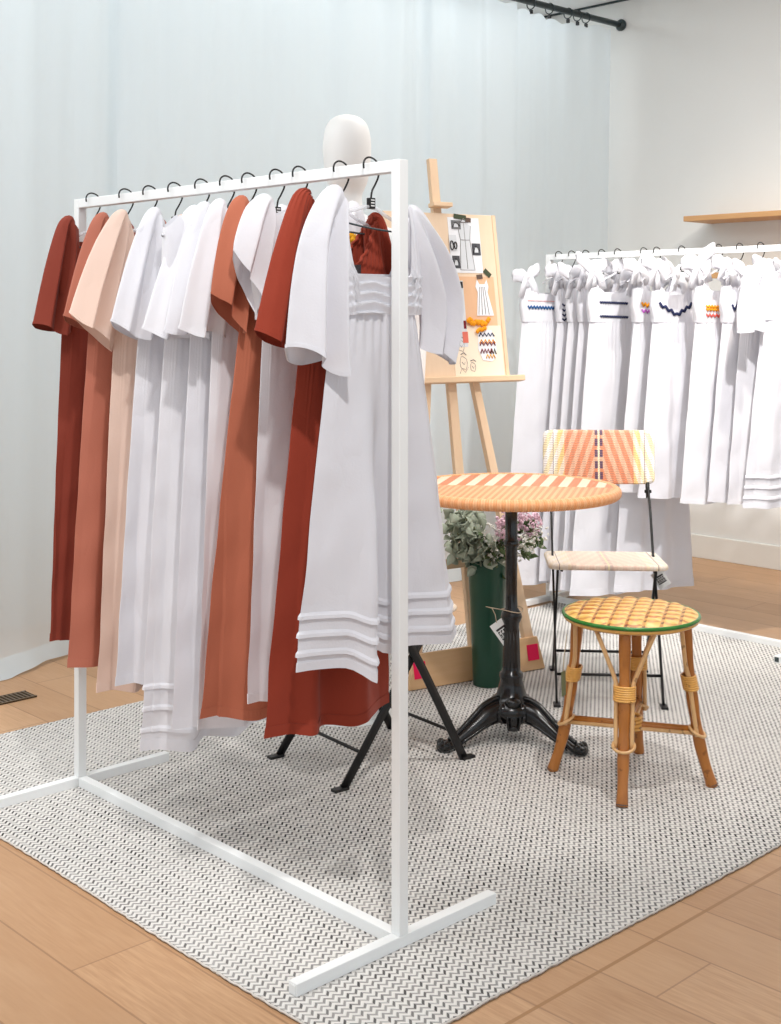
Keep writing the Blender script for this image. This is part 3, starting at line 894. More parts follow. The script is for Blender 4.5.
# ------------------------------------------------------------------ mannequin behind the rack
def mannequin(x, y):
    t = thing('mannequin', 'white faceless mannequin with an egg-shaped head behind the foreground rack', 'mannequin', (x, y, GROUND), math.radians(-10)); t.scale = (1.0, 1.0, 1.004)
    H = 1.955
    # egg head with neck
    pr = [(.052, 1.62), (.048, 1.66), (.046, 1.69), (.052, 1.71), (.064, 1.735), (.072, 1.77), (.077, 1.81), (.0785, 1.85), (.075, 1.89), (.064, 1.925), (.044, 1.945), (.02, 1.954), (.002, 1.956)]
    P = catmull([(r, 0, z) for r, z in pr], 4)
    rings = [[(p.x*math.cos(2*PI*k/40), p.x*1.22*math.sin(2*PI*k/40)+(-.012 if p.z > 1.72 else 0)*smooth(1.70, 1.78, p.z), p.z) for k in range(40)] for p in P]
    MB().loft(rings, cap=True).build('head', MAT['mannequin'], t)
    # torso, legs and arms as one continuous skinned body
    V = [(0, 0, 1.0), (0, 0, 1.13), (0, .0, 1.28), (0, .01, 1.44), (0, .01, 1.55), (0, .005, 1.65)]
    Rd = [(.15, .105), (.115, .085), (.13, .10), (.14, .10), (.09, .07), (.05, .05)]
    E = [(0, 1), (1, 2), (2, 3), (3, 4), (4, 5)]
    for sg in (-1, 1):
        b = len(V)
        V += [(sg*.09, 0, .90), (sg*.10, 0, .70), (sg*.10, -.01, .52), (sg*.10, .015, .32), (sg*.10, .02, .12), (sg*.105, -.02, .05), (sg*.115, -.11, .03)]
        Rd += [(.09, .09), (.075, .08), (.055, .06), (.055, .055), (.036, .038), (.036, .036), (.032, .022)]
        E += [(0, b)]+[(b+k, b+k+1) for k in range(6)]
        b = len(V)
        V += [(sg*.16, .01, 1.535), (sg*.205, .015, 1.42), (sg*.225, .03, 1.25), (sg*.225, .0, 1.08), (sg*.22, -.03, .98), (sg*.215, -.045, .92)]
        Rd += [(.055, .055), (.046, .048), (.036, .038), (.03, .032), (.02, .03), (.012, .022)]
        E += [(4, b)]+[(b+k, b+k+1) for k in range(5)]
    me = bpy.data.meshes.new('body'); me.from_pydata(V, E, [])
    o = bpy.data.objects.new('body', me); C.objects.link(o); o.parent = t; me.materials.append(MAT['mannequin'])
    k = o.modifiers.new('skin', 'SKIN'); k.use_smooth_shade = True
    for q, r in zip(me.skin_vertices[0].data, Rd): q.radius = r
    me.skin_vertices[0].data[0].use_root = True
    k = o.modifiers.new('sub', 'SUBSURF'); k.levels = 2; k.render_levels = 2
    MB().lathe([(.17, 0), (.17, .008), (.165, .012), (.0, .012)], 48).build('base_plate', MAT['white_metal'], t)
    MB().tube([(.1, .06, .01), (.1, .06, .36)], .009, 12).build('support_rod', MAT['white_metal'], t)
mannequin(-.140, 4.27)

# ------------------------------------------------------------------ easel
EA = math.radians(30); LEAN = math.atan(.16)
EO = Vector((.312, 4.648, 0))
def EP(u, w, d=0):
    """easel plane: u across, w up the slope, d out towards the viewer"""
    return (u, w*math.sin(LEAN)-d*math.cos(LEAN), w*math.cos(LEAN)+d*math.sin(LEAN))
ez = thing('easel', 'pale pine A-frame easel with a base board and pink squares, behind the table', 'easel', EO, EA)
def eslab(m, u0, u1, w0, w1, d0, d1): m.hexa([EP(u0, w0, d0), EP(u1, w0, d0), EP(u1, w0, d1), EP(u0, w0, d1), EP(u0, w1, d0), EP(u1, w1, d0), EP(u1, w1, d1), EP(u0, w1, d1)]); return m
def epoly(m, uv, d0, d1):
    n = len(uv); m.add([EP(u, w, d0) for u, w in uv]+[EP(u, w, d1) for u, w in uv], [tuple(range(n))[::-1], tuple(range(n, 2*n))]+[(i, (i+1) % n, n+(i+1) % n, n+i) for i in range(n)]); return m
eslab(MB(), -.018, .018, .11, 1.915, -.022, 0).build('mast', MAT['easel'], ez, smooth=False, bevel=.002)
for sg in (-1, 1):
    epoly(MB(), [(sg*.085, 1.1), (sg*.115, 1.1), (sg*.262, .10), (sg*.222, .10)], -.026, 0).build('leg', MAT['easel'], ez, smooth=False, bevel=.002)
bb = epoly(MB(), [(-.295, 0), (.285, 0), (.262, .118), (-.270, .118)], 0, .02).build('base_board', MAT['easel_base'], ez, smooth=False, bevel=.002)
for u in (-.272, .212):
    k = epoly(MB(), [(u, .035), (u+.05, .035), (u+.047, .092), (u-.002, .092)], .02, .0215).build('sticker', MAT['pink'], bb, smooth=False); k['label'] = 'bright pink square sticker'
eslab(MB(), -.17, .17, .395, .43, .0, .02).build('cross_brace', MAT['easel_x'], ez, smooth=False, bevel=.003)
eslab(MB(), -.29, .300, 1.060, 1.082, -.0, .045).build('canvas_ledge', MAT['easel_x'], ez, smooth=False, bevel=.003)
eslab(MB(), -.04, .045, 1.722, 1.738, -.0, .04).build('top_clamp', MAT['easel_x'], ez, smooth=False, bevel=.002)
# rear leg, hinged near the top, with its own floor board
rl = MB().bar((0, .27, 1.5), (-.06, .62, .05), .035, .022, (0, 1, 0)).build('rear_leg', MAT['easel'], ez, smooth=False, bevel=.002)
MB().bar((-.32, .62, .055), (.03, .62, .055), .02, .11).build('rear_foot_board', MAT['easel_base'], ez, smooth=False, bevel=.002)

# pin board standing on the ledge
PZ = 1.084
pbr = thing('pin_board', 'pale plywood pin board covered in sketches and swatches, standing on the easel ledge', 'board', Matrix.Rotation(EA, 4, 'Z') @ Vector(EP(0, PZ, .012))+EO, EA)
def PB(u, w, d=0):
    p = EP(u, w, d); q = EP(0, PZ, .012); return (p[0]-q[0], p[1]-q[1], p[2]-q[2])
def pslab(m, u0, u1, w0, w1, d0, d1): m.hexa([PB(u0, w0, d0), PB(u1, w0, d0), PB(u1, w0, d1), PB(u0, w0, d1), PB(u0, w1, d0), PB(u1, w1, d0), PB(u1, w1, d1), PB(u0, w1, d1)]); return m
pslab(MB(), -.245, .245, PZ, 1.70, .004, .016).build('panel', MAT['board'], pbr, smooth=False, bevel=.001)
pslab(MB(), .232, .247, PZ, 1.70, .016, .019).build('edge_strip', MAT['easel'], pbr, smooth=False)
pslab(MB(), -.09, .215, 1.245, 1.46, .016, .0166).build('bare_patch', MAT['board_bare'], pbr, smooth=False)
# things pinned on it: coordinates (u, w) on the board
def pinned(name, label, cat, u, w, group=None):
    loc = Matrix.Rotation(EA, 4, 'Z') @ Vector(EP(u, w, .0168))+EO
    t = thing(name, label, cat, loc, EA, group)
    def f(du, dw, d=0):
        p = EP(u+du, w+dw, .0168+d); q = EP(u, w, .0168); return (p[0]-q[0], p[1]-q[1], p[2]-q[2])
    return t, f
def pp(f, uv, d0, d1):
    m = MB(); n = len(uv)
    return m.add([f(u, w, d0) for u, w in uv]+[f(u, w, d1) for u, w in uv], [tuple(range(n))[::-1], tuple(range(n, 2*n))]+[(i, (i+1) % n, n+(i+1) % n, n+i) for i in range(n)])
def rect(f, u0, u1, w0, w1, d0, d1, rot=0):
    cu, cw = (u0+u1)/2, (w0+w1)/2; c, s_ = math.cos(rot), math.sin(rot)
    return pp(f, [(cu+(x-cu)*c-(y-cw)*s_, cw+(x-cu)*s_+(y-cw)*c) for x, y in ((u0, w0), (u1, w0), (u1, w1), (u0, w1))], d0, d1)
def U(px, py): return (px-(439+(py-218)*.0875))/228.0
def V_(py): return 1.69-(py-216)/161.0*.61
def single(name, label, cat, px0, py0, px1, py1, mat, d=0, rot=0, group=None):
    u, w = U((px0+px1)/2, (py0+py1)/2), V_((py0+py1)/2)
    t, f = pinned(name, label, cat, u, w, group)
    hw, hh = (px1-px0)/456.0, (py1-py0)/161*.305
    o = rect(f, -hw, hw, -hh, hh, d, d+.0006, rot); 
    return t, f, hw, hh, o
# large white sheet with a dress drawing
t, f, hw, hh, m = single('paper_sheet', 'large white sheet with a dress drawing at the top of the pin board', 'paper', 448, 217, 480, 273, MAT['paper'], .0)
m.build('sheet', MAT['paper'], t, smooth=False)
m = MB()
def line(m, f, pts, r=.0011, d=.0012): m.tube([f(u, w, d) for u, w in pts], r, 5)
m2 = pp(f, [(-.028, .075), (-.012, .085), (.012, .085), (.03, .075), (.022, .02), (.034, -.095), (-.03, -.095), (-.02, .02)], .0007, .0011)
m2.build('dress_drawing', MAT['paper2'], t, smooth=False)
line(m, f, [(-.028, .075), (-.02, .02), (-.03, -.095), (.034, -.095), (.022, .02), (.03, .075)]); line(m, f, [(0, .085), (.002, -.09)]); line(m, f, [(-.018, .088), (0, .102), (.02, .088), (-.018, .088)], .0022); line(m, f, [(-.02, .02), (.022, .02)])
m.build('drawing_lines', MAT['pencil'], t)
def photo(px0, py0, px1, py1, label, mk, extra=None):
    t, f, hw, hh, m = single('photo_print', label, 'photo', px0, py0, px1, py1, MAT[mk], .0014, 0, 'photo prints on the pin board')
    m.build('print', MAT['paper2' if extra == 'loop' else mk], t, smooth=False)
    q = MB()
    if extra == 'loop':
        for cx, r in ((-.006, .009), (.010, .007)):
            line(q, f, [(cx+r*.8*math.cos(k*PI/7), -.01+r*1.9*math.sin(k*PI/7)) for k in range(15)], .0022, .0035)
    else:
        rect(f, -hw*.5, hw*.4, -hh*.55, hh*.3, .002, .0028).build('figure', MAT['paper2'], t, smooth=False)
        rect(f, -hw, hw, -hh, hh, .0, .0001)
        line(q, f, [(-hw*.9, -hh*.7), (-hw*.2, hh*.6), (hw*.8, -hh*.2)], .0015, .0035)
    q.build('picture_lines', MAT['ink'], t)
photo(471, 243, 479.5, 255, 'small dark square photo on the right half of the large white sheet', 'photo2')
photo(447.5, 235, 455, 251, 'small pale print of two dark looped necklaces on the pin board', 'photo', 'loop')
photo(451, 256, 458.5, 268.5, 'small dark grey photo at lower left of the large white sheet', 'photo2')
photo(449.5, 220, 459, 229, 'small grey photo under the upper tape of the pin board', 'photo')
for (x0, y0, x1, y1, mk, rot, lab) in ((452, 214, 464.5, 219, 'tape', -.1, 'dark green tape strip holding the top of the large white sheet'), (464, 217, 469.5, 221.5, 'tape2', -.1, 'short grey-brown tape piece right of the upper green strip'), (482.5, 270.5, 490.5, 275.5, 'tape', -.75, 'tilted dark green tape piece above the pinned white dress cut-out'), (475.5, 274.5, 481.5, 279, 'tape2', .1, 'small brown tape piece above the pinned white dress cut-out')):
    t, f, hw, hh, m = single('tape_strip', lab, 'tape', x0, y0, x1, y1, MAT[mk], .0016, rot, 'tape pieces on the pin board')
    C_ = m.build('tape_strip_body', MAT[mk], t, smooth=False); C_.name = 'adhesive_band'
t, f, hw, hh, m = single('paper_sheet', 'grey-white sheet with a black clip, at the lower left of the pin board', 'paper', 441, 281, 464, 347, MAT['paper2'], .0012)
m.build('sheet', MAT['paper2'], t, smooth=False)
rect(f, .012, .048, hh-.014, hh-.004, .001, .004).build('clip', MAT['ink'], t, smooth=False)
rect(f, .040, .048, hh-.028, hh-.012, .001, .004).build('clip', MAT['ink'], t, smooth=False)
t, f, hw, hh, m = single('dress_cutout', 'white paper dress cut-out pinned in the middle of the pin board', 'paper', 474, 279, 490, 316, MAT['paper'])
pp(f, [(-.022, .068), (-.012, .05), (.012, .05), (.022, .068), (.028, .04), (.022, .02), (.042, -.07), (-.034, -.07), (-.022, .02), (-.03, .04)], .001, .0022).build('cutout', MAT['paper'], t, smooth=False)
m = MB()
for x in (-.02, -.008, .004, .016): line(m, f, [(x*.6, .04), (x*1.3, -.066)], .0012, .0024)
m.build('pleat_lines', MAT['pencil'], t)
t, f, hw, hh, m = single('paper_sheet', 'cream sheet with line drawings and an embroidery swatch, at the bottom of the pin board', 'paper', 452, 326, 502, 376, MAT['cream'], .0004)
m.build('sheet', MAT['cream'], t, smooth=False)
m = MB()
for cx, cw, sc in ((-.075, .02, 1), (-.07, -.045, 1.15), (-.03, -.06, .8)):
    line(m, f, [(cx+.014*sc*math.cos(k*PI/6), cw+.022*sc*math.sin(k*PI/6)*(1+.2*math.sin(k*2))) for k in range(13)], .0009, .0014)
    line(m, f, [(cx-.006*sc, cw+.004), (cx+.002, cw-.006), (cx+.006*sc, cw+.003)], .0011, .0014); line(m, f, [(cx-.01, cw+.028*sc), (cx+.004, cw+.034*sc), (cx+.014, cw+.026*sc)], .0018, .0014)
line(m, f, [(-.09, -.085), (-.08, -.065), (-.065, -.08), (-.05, -.06)], .0009, .0014)
m.build('ink_drawing', MAT['pencil'], t)
t, f, hw, hh, m = single('embroidery_swatch', 'white embroidery swatch with maroon zigzags pinned on the cream sheet', 'swatch', 476.5, 330.5, 495.5, 362, MAT['paper'], .0016)
pp(f, [(-hw*.9, hh*.7), (-hw*.5, hh), (hw*.6, hh), (hw, hh*.2), (hw*.9, -hh*.7), (hw*.4, -hh), (-hw*.6, -hh*.9), (-hw, -hh*.2)], .0016, .003).build('fabric', MAT['paper'], t, smooth=False)
def zz(f, u0, u1, w, n, amp, mat, t, d=.0042, r=.0026):
    m = MB(); line(m, f, [(lerp(u0, u1, k/(2*n)), w+(amp if k % 2 else -amp)) for k in range(2*n+1)], r, d); m.build('zigzag_stitch', mat, t)
zz(f, -.034, .034, .042, 4, .006, MAT['navy'], t); zz(f, -.034, .036, .016, 4, .007, MAT['orange'], t); zz(f, -.034, .036, .007, 4, .006, MAT['maroon'], t); zz(f, -.033, .022, -.02, 4, .008, MAT['maroon'], t); zz(f, -.01, .03, -.04, 3, .007, MAT['yellow'], t); zz(f, .012, .036, -.022, 2, .01, MAT['tape'], t)
t, f, hw, hh, m = single('ribbon_tassel', 'orange ruffled ribbon piece pinned above the embroidery swatch', 'ribbon', 466, 318, 488, 332, MAT['orange'], .001)
m = MB(); rr = random.Random(5)
for k in range(15):
    m.ball(f(-.048+k*.0064+rr.uniform(-.004, .004), .008+rr.uniform(-.012, .012), .009), .009, .004, .010, 8, 6, .2, rr)
for k in range(7): m.ball(f(-.012+k*.006, -.02+rr.uniform(-.007, .007), .010), .008, .004, .008, 8, 6, .2, rr)
m.build('ruffle', MAT['orange'], t)
for (x0, y0, x1, y1, mk, lab) in ((461, 332, 466.5, 343, 'tabred', 'salmon pink paper tab left of the embroidery swatch'), (462, 321, 464.5, 329, 'maroon', 'narrow maroon paper tab above the salmon one on the pin board')):
    t, f, hw, hh, m = single('paper_tab', lab, 'paper tab', x0, y0, x1, y1, MAT[mk], .0022); m.build('tab', MAT[mk], t, smooth=False)

# ------------------------------------------------------------------ bistro table
TX, TY = .372, 4.0
tb = thing('bistro_table', 'round bistro table with woven orange top and glossy black iron pedestal', 'table', (TX, TY, 0), 0)
MB().lathe([(.0, .744), (.30, .744), (.322, .748), (.322, .768), (.318, .7735), (.0, .7745)], 96, cap=False).build('table_top', MAT['table'], tb)
rim = MB(); rings = []
for k in range(160):
    a = 2*PI*k/160
    rings.append([((.318+.0175*math.cos(q))*math.cos(a), (.318+.0175*math.cos(q))*math.sin(a), .759+.0175*math.sin(q)) for q in [2*PI*i/16 for i in range(16)]])
rings.append(rings[0]); rim.loft(rings).build('rim', MAT['rim'], tb)
ped = MB()
pr = [(.012, .748), (.09, .748), (.09, .742), (.03, .735), (.019, .72), (.019, .61), (.023, .605), (.024, .592), (.019, .585), (.0175, .45), (.019, .40), (.03, .385), (.033, .372), (.029, .362), (.024, .352), (.0235, .33), (.0265, .22), (.029, .205), (.036, .20), (.037, .19), (.034, .18), (.039, .16), (.046, .135), (.060, .122), (.078, .108), (.084, .09), (.06, .065), (.02, .055)]
ped.lathe(pr, 40)
p = ped.build('pedestal', MAT['iron'], tb)
fl = MB()
for k in range(14):
    a = 2*PI*k/14; fl.tube([(.0225*math.cos(a), .0225*math.sin(a), .335), (.026*math.cos(a), .026*math.sin(a), .21)], .002, 6)
fl.build('fluting', MAT['iron'], p)
# three scrolled feet
for ang in (211, 320, 90):
    a = math.radians(ang); ca, sa = math.cos(a), math.sin(a)
    m = MB()
    prof_ = [(.02, .085, .046, .034), (.06, .090, .048, .036), (.10, .082, .042, .034), (.135, .064, .036, .028), (.17, .044, .030, .022), (.205, .027, .028, .016), (.232, .017, .034, .014), (.252, .016, .034, .014), (.266, .014, .02, .011)]
    P = catmull([(r, 0, z) for r, z, w, h in prof_], 5); Q = catmull([(w, h, 0) for r, z, w, h in prof_], 5)
    rings = []
    for p_, q_ in zip(P, Q):
        ring = []
        for i in range(18):
            t_ = 2*PI*i/18; y = q_.x*math.cos(t_)*.75; z = p_.z+q_.y*math.sin(t_); z = max(z, 0)
            ring.append((p_.x*ca-y*sa, p_.x*sa+y*ca, z))
        rings.append(ring)
    m.loft(rings, cap=True)
    leg = m.build('foot', MAT['iron'], tb)
    q = MB()
    top = [(r, 0, z+h+.002) for r, z, w, h in prof_[:-2]]
    pts = catmull(top, 6); q.tube([(p_.x*ca, p_.x*sa, p_.z) for p_ in pts], [.010-.004*k/len(pts) for k in range(len(pts))], 8)
    for sgn in (-1, 1):
        ptsb = [(.05+.022*math.cos(w), sgn*.034, .088+.022*math.sin(w)) for w in [k*PI/8 for k in range(17)]]
        q.tube([(x*ca-y*sa, x*sa+y*ca, z) for x, y, z in ptsb], .008, 8)
        q.tube([(x*ca-y*sa, x*sa+y*ca, z) for x, y, z in ((.06, sgn*.026, .075), (.12, sgn*.022, .055), (.17, sgn*.018, .032), (.21, sgn*.02, .018))], .006, 8)
    for c_ in (-.017, 0, .017): q.ball(((.248)*ca-c_*sa, .248*sa+c_*ca, .02), .013, .013, .016, 10, 8)
    q.build('scroll', MAT['iron'], leg)
m = MB(); m.ball((0, -.058, .075), .024, .024, .03, 16, 12)
for x in (-.032, 0, .032): m.ball((x, -.055, .10), .016, .018, .02, 12, 8)
m.ball((0, -.062, .05), .02, .018, .012, 12, 8); m.ball((0, -.062, .124), .026, .02, .016, 12, 8)
for x in (-.02, -.007, .007, .02): m.tube([(x*.6, -.065, .115), (x, -.08, .08), (x*.7, -.07, .045)], .005, 6)
m.build('shell_ornament', MAT['iron'], tb)

# price tag on a string round the pedestal
def price_tag(label, loc, rz, w, h, tilt, stringpts, mk='tag', printed=True, group='price tags'):
    t = thing('price_tag', label, 'price tag', loc, rz, group)
    c, s_ = math.cos(tilt), math.sin(tilt)
    def q(x, y, z): return (x*c-z*s_, y, x*s_+z*c)
    m = MB().hexa([q(-w/2, -.0006, -h), q(w/2, -.0006, -h), q(w/2, .0006, -h), q(-w/2, .0006, -h), q(-w/2, -.0006, 0), q(w/2, -.0006, 0), q(w/2, .0006, 0), q(-w/2, .0006, 0)])
    card = m.build('card', MAT[mk], t, smooth=False)
    if printed:
        m = MB()
        def r_(x0, x1, z0, z1): m.hexa([q(x0, -.0012, z0), q(x1, -.0012, z0), q(x1, -.0006, z0), q(x0, -.0006, z0), q(x0, -.0012, z1), q(x1, -.0012, z1), q(x1, -.0006, z1), q(x0, -.0006, z1)])
        r_(-w*.34, w*.34, -h*.34, -h*.26); r_(-w*.34, w*.34, -h*.74, -h*.68)
        for k in range(4):
            x = -w*.32+k*w*.17; r_(x, x+w*.045, -h*.66, -h*.38); r_(x, x+w*.12, -h*.43, -h*.38); r_(x+w*.08, x+w*.12, -h*.66, -h*.5); r_(x, x+w*.12, -h*.56, -h*.52)
        m.build('printed_mark', MAT['tagdark'], card, smooth=False)
    MB().tube(stringpts, .0014, 6).build('string', MAT['string'], t)
loop = [(.036*math.cos(k), .036*math.sin(k), .004*math.sin(2*k)) for k in [PI*1.15+j*2*PI/20 for j in range(21)]]
sp = [(x+.046, y+.004, z+.036) for x, y, z in loop]+[(-.020, -.006, .044), (-.034, -.010, .048)]+[(-.014, -.006, .042), (-.004, -.003, .02), (0, 0, -.004)]
price_tag('white printed price tag tied with twine to the black table pedestal', (TX-.046, TY-.004, .358), .0, .052, .080, .62, sp)

# ------------------------------------------------------------------ woven folding chairs
def folding_chair(label, loc, rz):
    t = thing('folding_chair', label, 'chair', loc, rz, 'woven folding bistro chairs')
    wx = .176
    st = MB()
    # rounded seat slab, slightly tipped back
    def slab(x0, y0, z0, wid, dep, th, nrm):
        n = 40
        def se(a, rx, ry): return (rx*spow(math.cos(a), .16), ry*spow(math.sin(a), .16))
        rings = []
        for k in range(9):
            q = -PI/2+PI*k/8; sh = th/2*(1-math.cos(q))*.9
            rings.append([(se(2*PI*i/n+.001, wid/2-sh, dep/2-sh)[0], se(2*PI*i/n+.001, wid/2-sh, dep/2-sh)[1], th/2*math.sin(q)) for i in range(n)])
        return rings
    rg = slab(0, 0, 0, .405, .36, .020, 0)
    tl = -.05
    m = MB().loft([[(x, y, .443+z-y*-tl) for x, y, z in r] for r in rg], cap=True)
    seat = m.build('seat', MAT['weave_seat'], t)
    # backrest upright slab
    rg = slab(0, 0, 0, .405, .195, .018, 0)
    bl = .12
    m = MB().loft([[(x, .214+y*bl-z, .782+y) for x, y, z in r] for r in rg], cap=True)
    m.v = [(x, y, z-.782) for x, y, z in m.v]
    bk = m.build('backrest', MAT['weave_back'], t, loc=(0, 0, .782))
    for sg in (-1, 1):
        x = sg*wx
        up = [(x, -.208, .004), (x, -.12, .17), (x, -.03, .33), (x, .06, .462), (x, .135, .60), (x, .200, .67), (x, .226, .73), (x, .236, .80)]
        lg = MB().strip(catmull(up, 5), .025, .0065, (1, 0, 0)).build('upright_leg', MAT['black'], t)
        MB().box(x-.012, x+.012, -.245, -.198, 0, .008).build('foot_pad', MAT['black'], lg, smooth=False, bevel=.002)
        m = MB().strip([(x-.001, .185, .64), (x-.001, .212, .70)], .026, .012, (1, 0, 0)); m.tube([(x-.012, .195, .66), (x+.012, .195, .66)], .006, 10); m.build('latch_bracket', MAT['black'], lg)
        xi = x-sg*.010
        rlg = MB().strip([(xi, .212, .004), (xi, .03, .25), (xi, -.10, .43)], .024, .0065, (1, 0, 0)).build('cross_leg', MAT['black'], t)
        MB().box(xi-.012, xi+.012, .20, .248, 0, .008).build('foot_pad', MAT['black'], rlg, smooth=False, bevel=.002)
        MB().tube([(x+sg*.004, .005, .29), (xi-sg*.004, .005, .29)], .008, 12).build('pivot', MAT['black'], rlg)
        MB().strip([(xi-sg*.008, -.10, .435), (xi-sg*.012, -.155, .44)], .014, .005, (1, 0, 0)).build('seat_bracket', MAT['black'], t)
    m = MB(); m.tube([(-wx, -.165, .09), (wx, -.165, .09)], .005, 8)
    m.build('front_stretcher', MAT['black'], t)
    m = MB(); m.tube([(-wx+.01, .15, .088), (wx-.01, .15, .088)], .005, 8)
    m.build('rear_stretcher', MAT['black'], t)
    m = MB(); m.tube([(-wx, .055, .43), (wx, .055, .43)], .005, 8); m.build('seat_rod', MAT['black'], t)
    return t
c1 = folding_chair('folding chair with woven orange backrest facing forward, right of the round table', (.745, 4.535, 0), math.radians(-4))
c2 = dup(c1, (-.058, 3.82, 0), math.radians(126.9), 'black-legged folding chair mostly hidden behind the hanging dresses, left of the table')
price_tag('dark printed price tag hanging under the right corner of the woven chair seat', (.925, 4.53, .405), -.3, .045, .06, .6, [(0, 0, 0), (.004, -.008, .02), (-.012, -.02, .03)])

# ------------------------------------------------------------------ cane stool
SX, SY = .675, 3.65
sto = thing('cane_stool', 'round bamboo stool with woven yellow seat and green rim, on the rug at right', 'stool', (SX, SY, 0), math.radians(-16.5))
# woven seat: dome with a raised basket pattern
m = MB(); NR, NA = 46, 180; rings = []
for j in range(NR+1):
    r = .186*j/NR
    ring = []
    for k in range(NA):
        a = 2*PI*k/NA; x, y = r*math.cos(a), r*math.sin(a)
        P = .046; fx = (x/P) % 1; fy = (y/P) % 1
        b = math.sin(PI*min(1, max(0, (fx-.08)/.92)))**.7*math.sin(PI*fy)**.6
        e = smooth(.186, .165, r)
        ring.append((x, y, .474+.0065*b*e-.008*(r/.186)**4))
    rings.append(ring)
m.loft(rings, cap0=True); m.build('woven_seat', MAT['stool'], sto)
MB().tube([(.187*math.cos(2*PI*k/80), .187*math.sin(2*PI*k/80), .4615) for k in range(80)], .0055, 10, closed=True).build('green_rim', MAT['green'], sto)
MB().tube([(.182*math.cos(2*PI*k/80), .182*math.sin(2*PI*k/80), .4525) for k in range(80)], .006, 10, closed=True).build('seat_ring', MAT['cane'], sto)
MB().lathe([(.0, .443), (.176, .443), (.182, .451), (.182, .459), (.0, .461)], 60, cap=False).build('seat_base', MAT['cane_pale'], sto)
for q in range(4):
    a = math.radians(-90+q*90-0); ca, sa = math.cos(a), math.sin(a)
    def P_(r, s_, z): return (r*ca-s_*sa, r*sa+s_*ca, z)
    lg = MB().tube([P_(*p_) for p_ in catmull([(.150, 0, .447), (.157, 0, .34), (.168, 0, .24), (.180, 0, .16), (.197, 0, .08), (.222, 0, .0)], 5)], [.0155+.0012*math.sin(k*.8) for k in range(26)], 14).build('leg', MAT['bamboo'], sto)
    MB().tube([P_(.2203, 0, .006), P_(.2220, 0, .0003)], .0163, 14).build('foot_cap', MAT['tape2'], lg)
    br = MB()
    for sg in (-1, 1):
        br.tube([P_(*p_) for p_ in catmull([(.182, sg*.021, .14), (.168, sg*.022, .24), (.160, sg*.022, .30), (.152, sg*.035, .34), (.145, sg*.078, .443)], 5)], .0062, 8)
    br.build('side_brace', MAT['cane_pale'], lg)
    wr = MB()
    for k in range(7): wr.tube([P_(.1645-.0012*k+.0195*math.cos(w), .0285*math.sin(w), .266+k*.0058) for w in [2*PI*i/20 for i in range(20)]], .0032, 6, closed=True)
    wr.build('cane_binding', MAT['cane'], lg)
    wr = MB().tube([P_(.182+.021*math.cos(w), .029*math.sin(w), .148-.012*math.cos(w)) for w in [2*PI*i/20 for i in range(20)]], .0045, 6, closed=True); wr.build('cane_loop', MAT['cane_pale'], lg)
for k, ang in enumerate((0, 90)):
    a = math.radians(ang); ca, sa = math.cos(a), math.sin(a); z = .152+.018*k
    m = MB(); m.tube([(-.178*ca, -.178*sa, z), (.178*ca, .178*sa, z)], .0105, 12)
    m.build('stretcher', MAT['bamboo'], sto)
    m = MB()
    for o_ in (-.011, .011): m.tube([(-.175*ca-o_*sa, -.175*sa+o_*ca, z-.007), (.175*ca-o_*sa, .175*sa+o_*ca, z-.007)], .0055, 8)
    m.build('stretcher_strip', MAT['cane_pale'], sto)
m = MB()
for k in range(4): m.tube([(.028*math.cos(w), .028*math.sin(w), .143+k*.010) for w in [2*PI*i/20 for i in range(20)]], .005, 6, closed=True)
m.build('centre_binding', MAT['cane'], sto)
price_tag('small sage green tag hanging beside the left leg of the cane stool', (SX-.19, SY+.0, .30), .9, .022, .07, .05, [(0, 0, 0), (.004, 0, .04), (.02, 0, .1)], 'taggreen', False)

# ------------------------------------------------------------------ vase and flowers
VX, VY = .342, 4.575
vs_ = tag(MB().lathe([(.0, 0), (.049, 0), (.052, .004), (.055, .1), (.062, .28), (.0715, .452), (.0725, .458), (.069, .458), (.066, .44), (.058, .28), (.05, .03), (.0, .03)], 64, cap=False).build('flower_vase', MAT['vase'], loc=(VX, VY, 0)), 'tall dark green bucket vase standing on the rug before the easel', 'vase')
def leaf(m, p, d, ln, w, rr, cup=.25, n=6):
    d = Vector(d).normalized(); sd = d.cross(Vector((rr.uniform(-1, 1), rr.uniform(-1, 1), rr.uniform(-.2, 1)))).normalized(); up = sd.cross(d)
    a, b = [], []
    p = Vector(p); L_, M_, R_ = [], [], []
    for k in range(n+1):
        t = k/n; ww = w*math.sin(PI*min(1, t**.8*.97+.02))
        c = p+d*ln*t+up*(-ln*.25*t*t)
        L_.append(c+sd*ww+up*cup*ww); M_.append(c); R_.append(c-sd*ww+up*cup*ww)
    m.loft([L_, M_, R_], closed=False)
